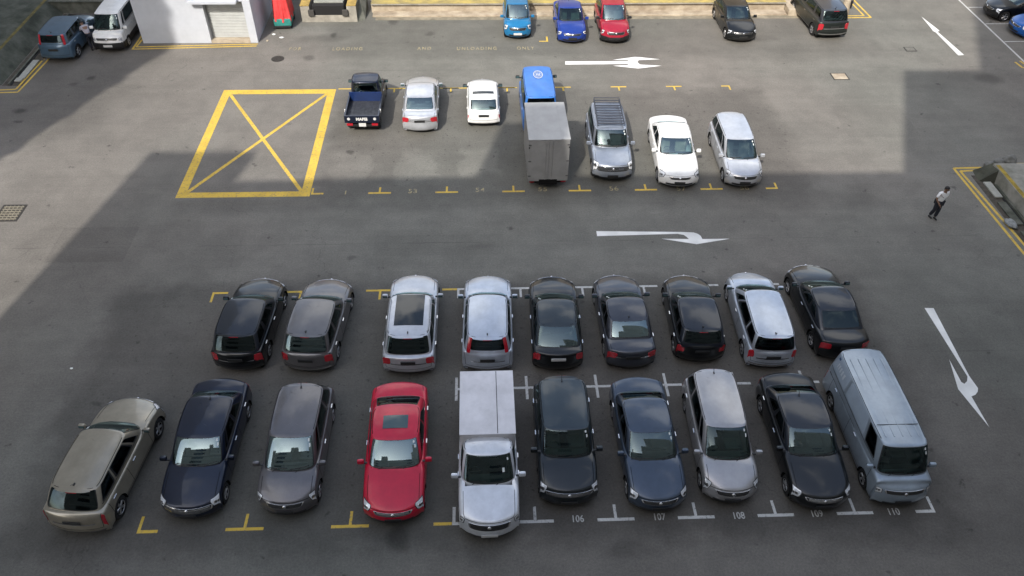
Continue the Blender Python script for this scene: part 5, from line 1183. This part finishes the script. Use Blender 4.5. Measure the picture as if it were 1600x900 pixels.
def person(loc, head, J, label, shirt):
    """J: joints in a frame where +x is the way the person faces, +y their left"""
    r = empty('person', (loc[0], loc[1], 0), R(90-head), label=label, category='person')
    g = lambda n, k=1.0: (J[n][0], J[n][1], J[n][2])
    B = {'pelvis': (*J['pelvis'], 0.12), 'chest': (*J['chest'], (0.15, 0.11)), 'neck': (*J['neck'], 0.055), 'headb': (*J['headb'], 0.075), 'headm': (*J['headm'], 0.092), 'headt': (*J['headt'], 0.07)}
    E_ = [('pelvis', 'chest'), ('chest', 'neck'), ('neck', 'headb'), ('headb', 'headm'), ('headm', 'headt')]
    for s in 'lr':
        B['sh'+s] = (*J['sh'+s], 0.06); B['el'+s] = (*J['el'+s], 0.042); B['wr'+s] = (*J['wr'+s], 0.028); B['hip'+s] = (*J['hip'+s], 0.085); B['kn'+s] = (*J['kn'+s], 0.058); B['an'+s] = (*J['an'+s], 0.04)
        w = Vector(J['wr'+s]); e = Vector(J['el'+s]); d = (w-e).normalized(); pm = w+d*0.07; B['pm'+s] = (*pm, (0.035, 0.020))
        E_ += [('chest', 'sh'+s), ('sh'+s, 'el'+s), ('el'+s, 'wr'+s), ('wr'+s, 'pm'+s), ('pelvis', 'hip'+s), ('hip'+s, 'kn'+s), ('kn'+s, 'an'+s)]
        sd = Vector((1, 0, 0)) if abs(d.x) < 0.8 else Vector((0, 0, 1))
        for i, (o_, ln) in enumerate(((-0.030, 0.075), (-0.010, 0.088), (0.010, 0.084), (0.030, 0.066))):
            a = pm+sd*o_+d*0.02; b_ = a+d*ln*0.6+Vector((0, 0, 0)); c = b_+d*ln*0.4+sd.cross(d)*0.015*(1 if s == 'l' else -1)
            B['f%d%s' % (i, s)] = (*b_, 0.009); B['g%d%s' % (i, s)] = (*c, 0.007); E_ += [('pm'+s, 'f%d%s' % (i, s)), ('f%d%s' % (i, s), 'g%d%s' % (i, s))]
        a = w+d*0.03+sd*0.035; b_ = a+d*0.04+sd*0.015; B['t'+s] = (*a, 0.012); B['u'+s] = (*b_, 0.009); E_ += [('wr'+s, 't'+s), ('t'+s, 'u'+s)]
    skin_mesh('body', B, E_, M_SKIN, r)
    # shirt
    S_ = {'pelvis': (*(Vector(J['pelvis'])+Vector((0, 0, -0.02))), (0.175, 0.135)), 'mid': (*((Vector(J['pelvis'])+Vector(J['chest']))/2), (0.165, 0.125)), 'chest': (*J['chest'], (0.185, 0.135)), 'col': (*(Vector(J['neck'])*0.75+Vector(J['chest'])*0.25), 0.075)}
    SE = [('pelvis', 'mid'), ('mid', 'chest'), ('chest', 'col')]
    for s in 'lr':
        sh = Vector(J['sh'+s]); el = Vector(J['el'+s]); S_['sh'+s] = (*sh, 0.088); S_['sl'+s] = (*(sh+(el-sh)*0.8), 0.072); SE += [('chest', 'sh'+s), ('sh'+s, 'sl'+s)]
    skin_mesh('shirt', S_, SE, shirt, r)
    T_ = {'pelvis': (*(Vector(J['pelvis'])+Vector((0, 0, -0.04))), (0.155, 0.125))}; TE = []
    for s in 'lr':
        T_['hip'+s] = (*J['hip'+s], 0.108); T_['kn'+s] = (*J['kn'+s], 0.082); T_['an'+s] = (*(Vector(J['an'+s])+Vector((0, 0, 0.02))), 0.072); TE += [('pelvis', 'hip'+s), ('hip'+s, 'kn'+s), ('kn'+s, 'an'+s)]
        a = Vector(J['an'+s]); sm = {'a': (a.x-0.06, a.y, 0.045, 0.042), 'b': (a.x+0.07, a.y, 0.042, 0.044), 'c': (a.x+0.17, a.y, 0.035, 0.034)}
        skin_mesh('shoe', sm, [('a', 'b'), ('b', 'c')], M_SHOE, r)
    skin_mesh('trousers', T_, TE, M_TROU, r)
    hm_ = Vector(J['headm']); ht = Vector(J['headt']); up = (ht-hm_).normalized()
    b = MB(); V = []; n1, n2 = 18, 9; fw = Vector((1, 0, 0)); fw = (fw-up*fw.dot(up)).normalized(); lf = up.cross(fw)
    for i in range(n2+1):
        ph = math.pi*0.62*i/n2
        for j in range(n1):
            t = 2*math.pi*j/n1; k = 1.0 if math.cos(t) < 0.3 else 0.62
            ph2 = ph*k if i else 0; v = up*math.cos(ph2)*0.125+(fw*math.cos(t)*0.118+lf*math.sin(t)*0.102)*math.sin(ph2); V.append(tuple(hm_+v-fw*0.012))
    b.add(V, [(i*n1+j, i*n1+(j+1) % n1, (i+1)*n1+(j+1) % n1, (i+1)*n1+j) for i in range(n2) for j in range(n1)]); b.build('hair', M_HAIR, r, True)
    nb = MB(); c = hm_+fw*0.10-up*0.03; nb.box(tuple(c), (0.035, 0.028, 0.05), 0, bev=0.01); nb.build('nose', M_SKIN, r)
    for s in (1, -1):
        nb = MB(); c = hm_+lf*s*0.095-up*0.02; nb.box(tuple(c), (0.04, 0.02, 0.06), 0, bev=0.008); nb.build('ear', M_SKIN, r)
        nb = MB(); c = hm_+fw*0.090+lf*s*0.034+up*0.005; nb.box(tuple(c), (0.012, 0.028, 0.012), 0, bev=0.003); nb.build('eye', M_HAIR, r)
    return r
walk = dict(pelvis=(0, 0, 0.93), chest=(0.03, 0, 1.28), neck=(0.05, 0, 1.46), headb=(0.07, 0, 1.53), headm=(0.085, 0, 1.61), headt=(0.08, 0, 1.69),
            shl=(0.03, 0.19, 1.38), ell=(-0.10, 0.25, 1.12), wrl=(-0.02, 0.24, 0.90), shr=(0.03, -0.19, 1.38), elr=(0.02, -0.27, 1.11), wrr=(0.22, -0.24, 0.97),
            hipl=(0, 0.09, 0.88), knl=(0.07, 0.08, 0.49), anl=(0.04, 0.07, 0.09), hipr=(0, -0.09, 0.88), knr=(0.0, -0.075, 0.48), anr=(-0.13, -0.06, 0.10))
q = at(1456, 341)
person((q[0], q[1]), 165, walk, 'man in a white shirt and dark trousers walking across the yard', M_SHIRT)
bend = dict(pelvis=(0, 0, 0.92), chest=(0.24, 0, 1.20), neck=(0.38, 0, 1.32), headb=(0.43, 0, 1.37), headm=(0.49, 0, 1.41), headt=(0.55, 0, 1.45),
            shl=(0.28, 0.19, 1.26), ell=(0.42, 0.22, 1.03), wrl=(0.60, 0.18, 1.08), shr=(0.28, -0.19, 1.26), elr=(0.42, -0.22, 1.03), wrr=(0.60, -0.18, 1.08),
            hipl=(0, 0.09, 0.87), knl=(0.03, 0.10, 0.48), anl=(-0.06, 0.10, 0.09), hipr=(0, -0.09, 0.87), knr=(0.02, -0.10, 0.48), anr=(-0.10, -0.10, 0.09))
person((-20.72, 30.25), 315, bend, 'person in a pale shirt leaning towards the blue-grey off-roader', mat('pale_shirt', (0.30, 0.29, 0.32), 0.85))
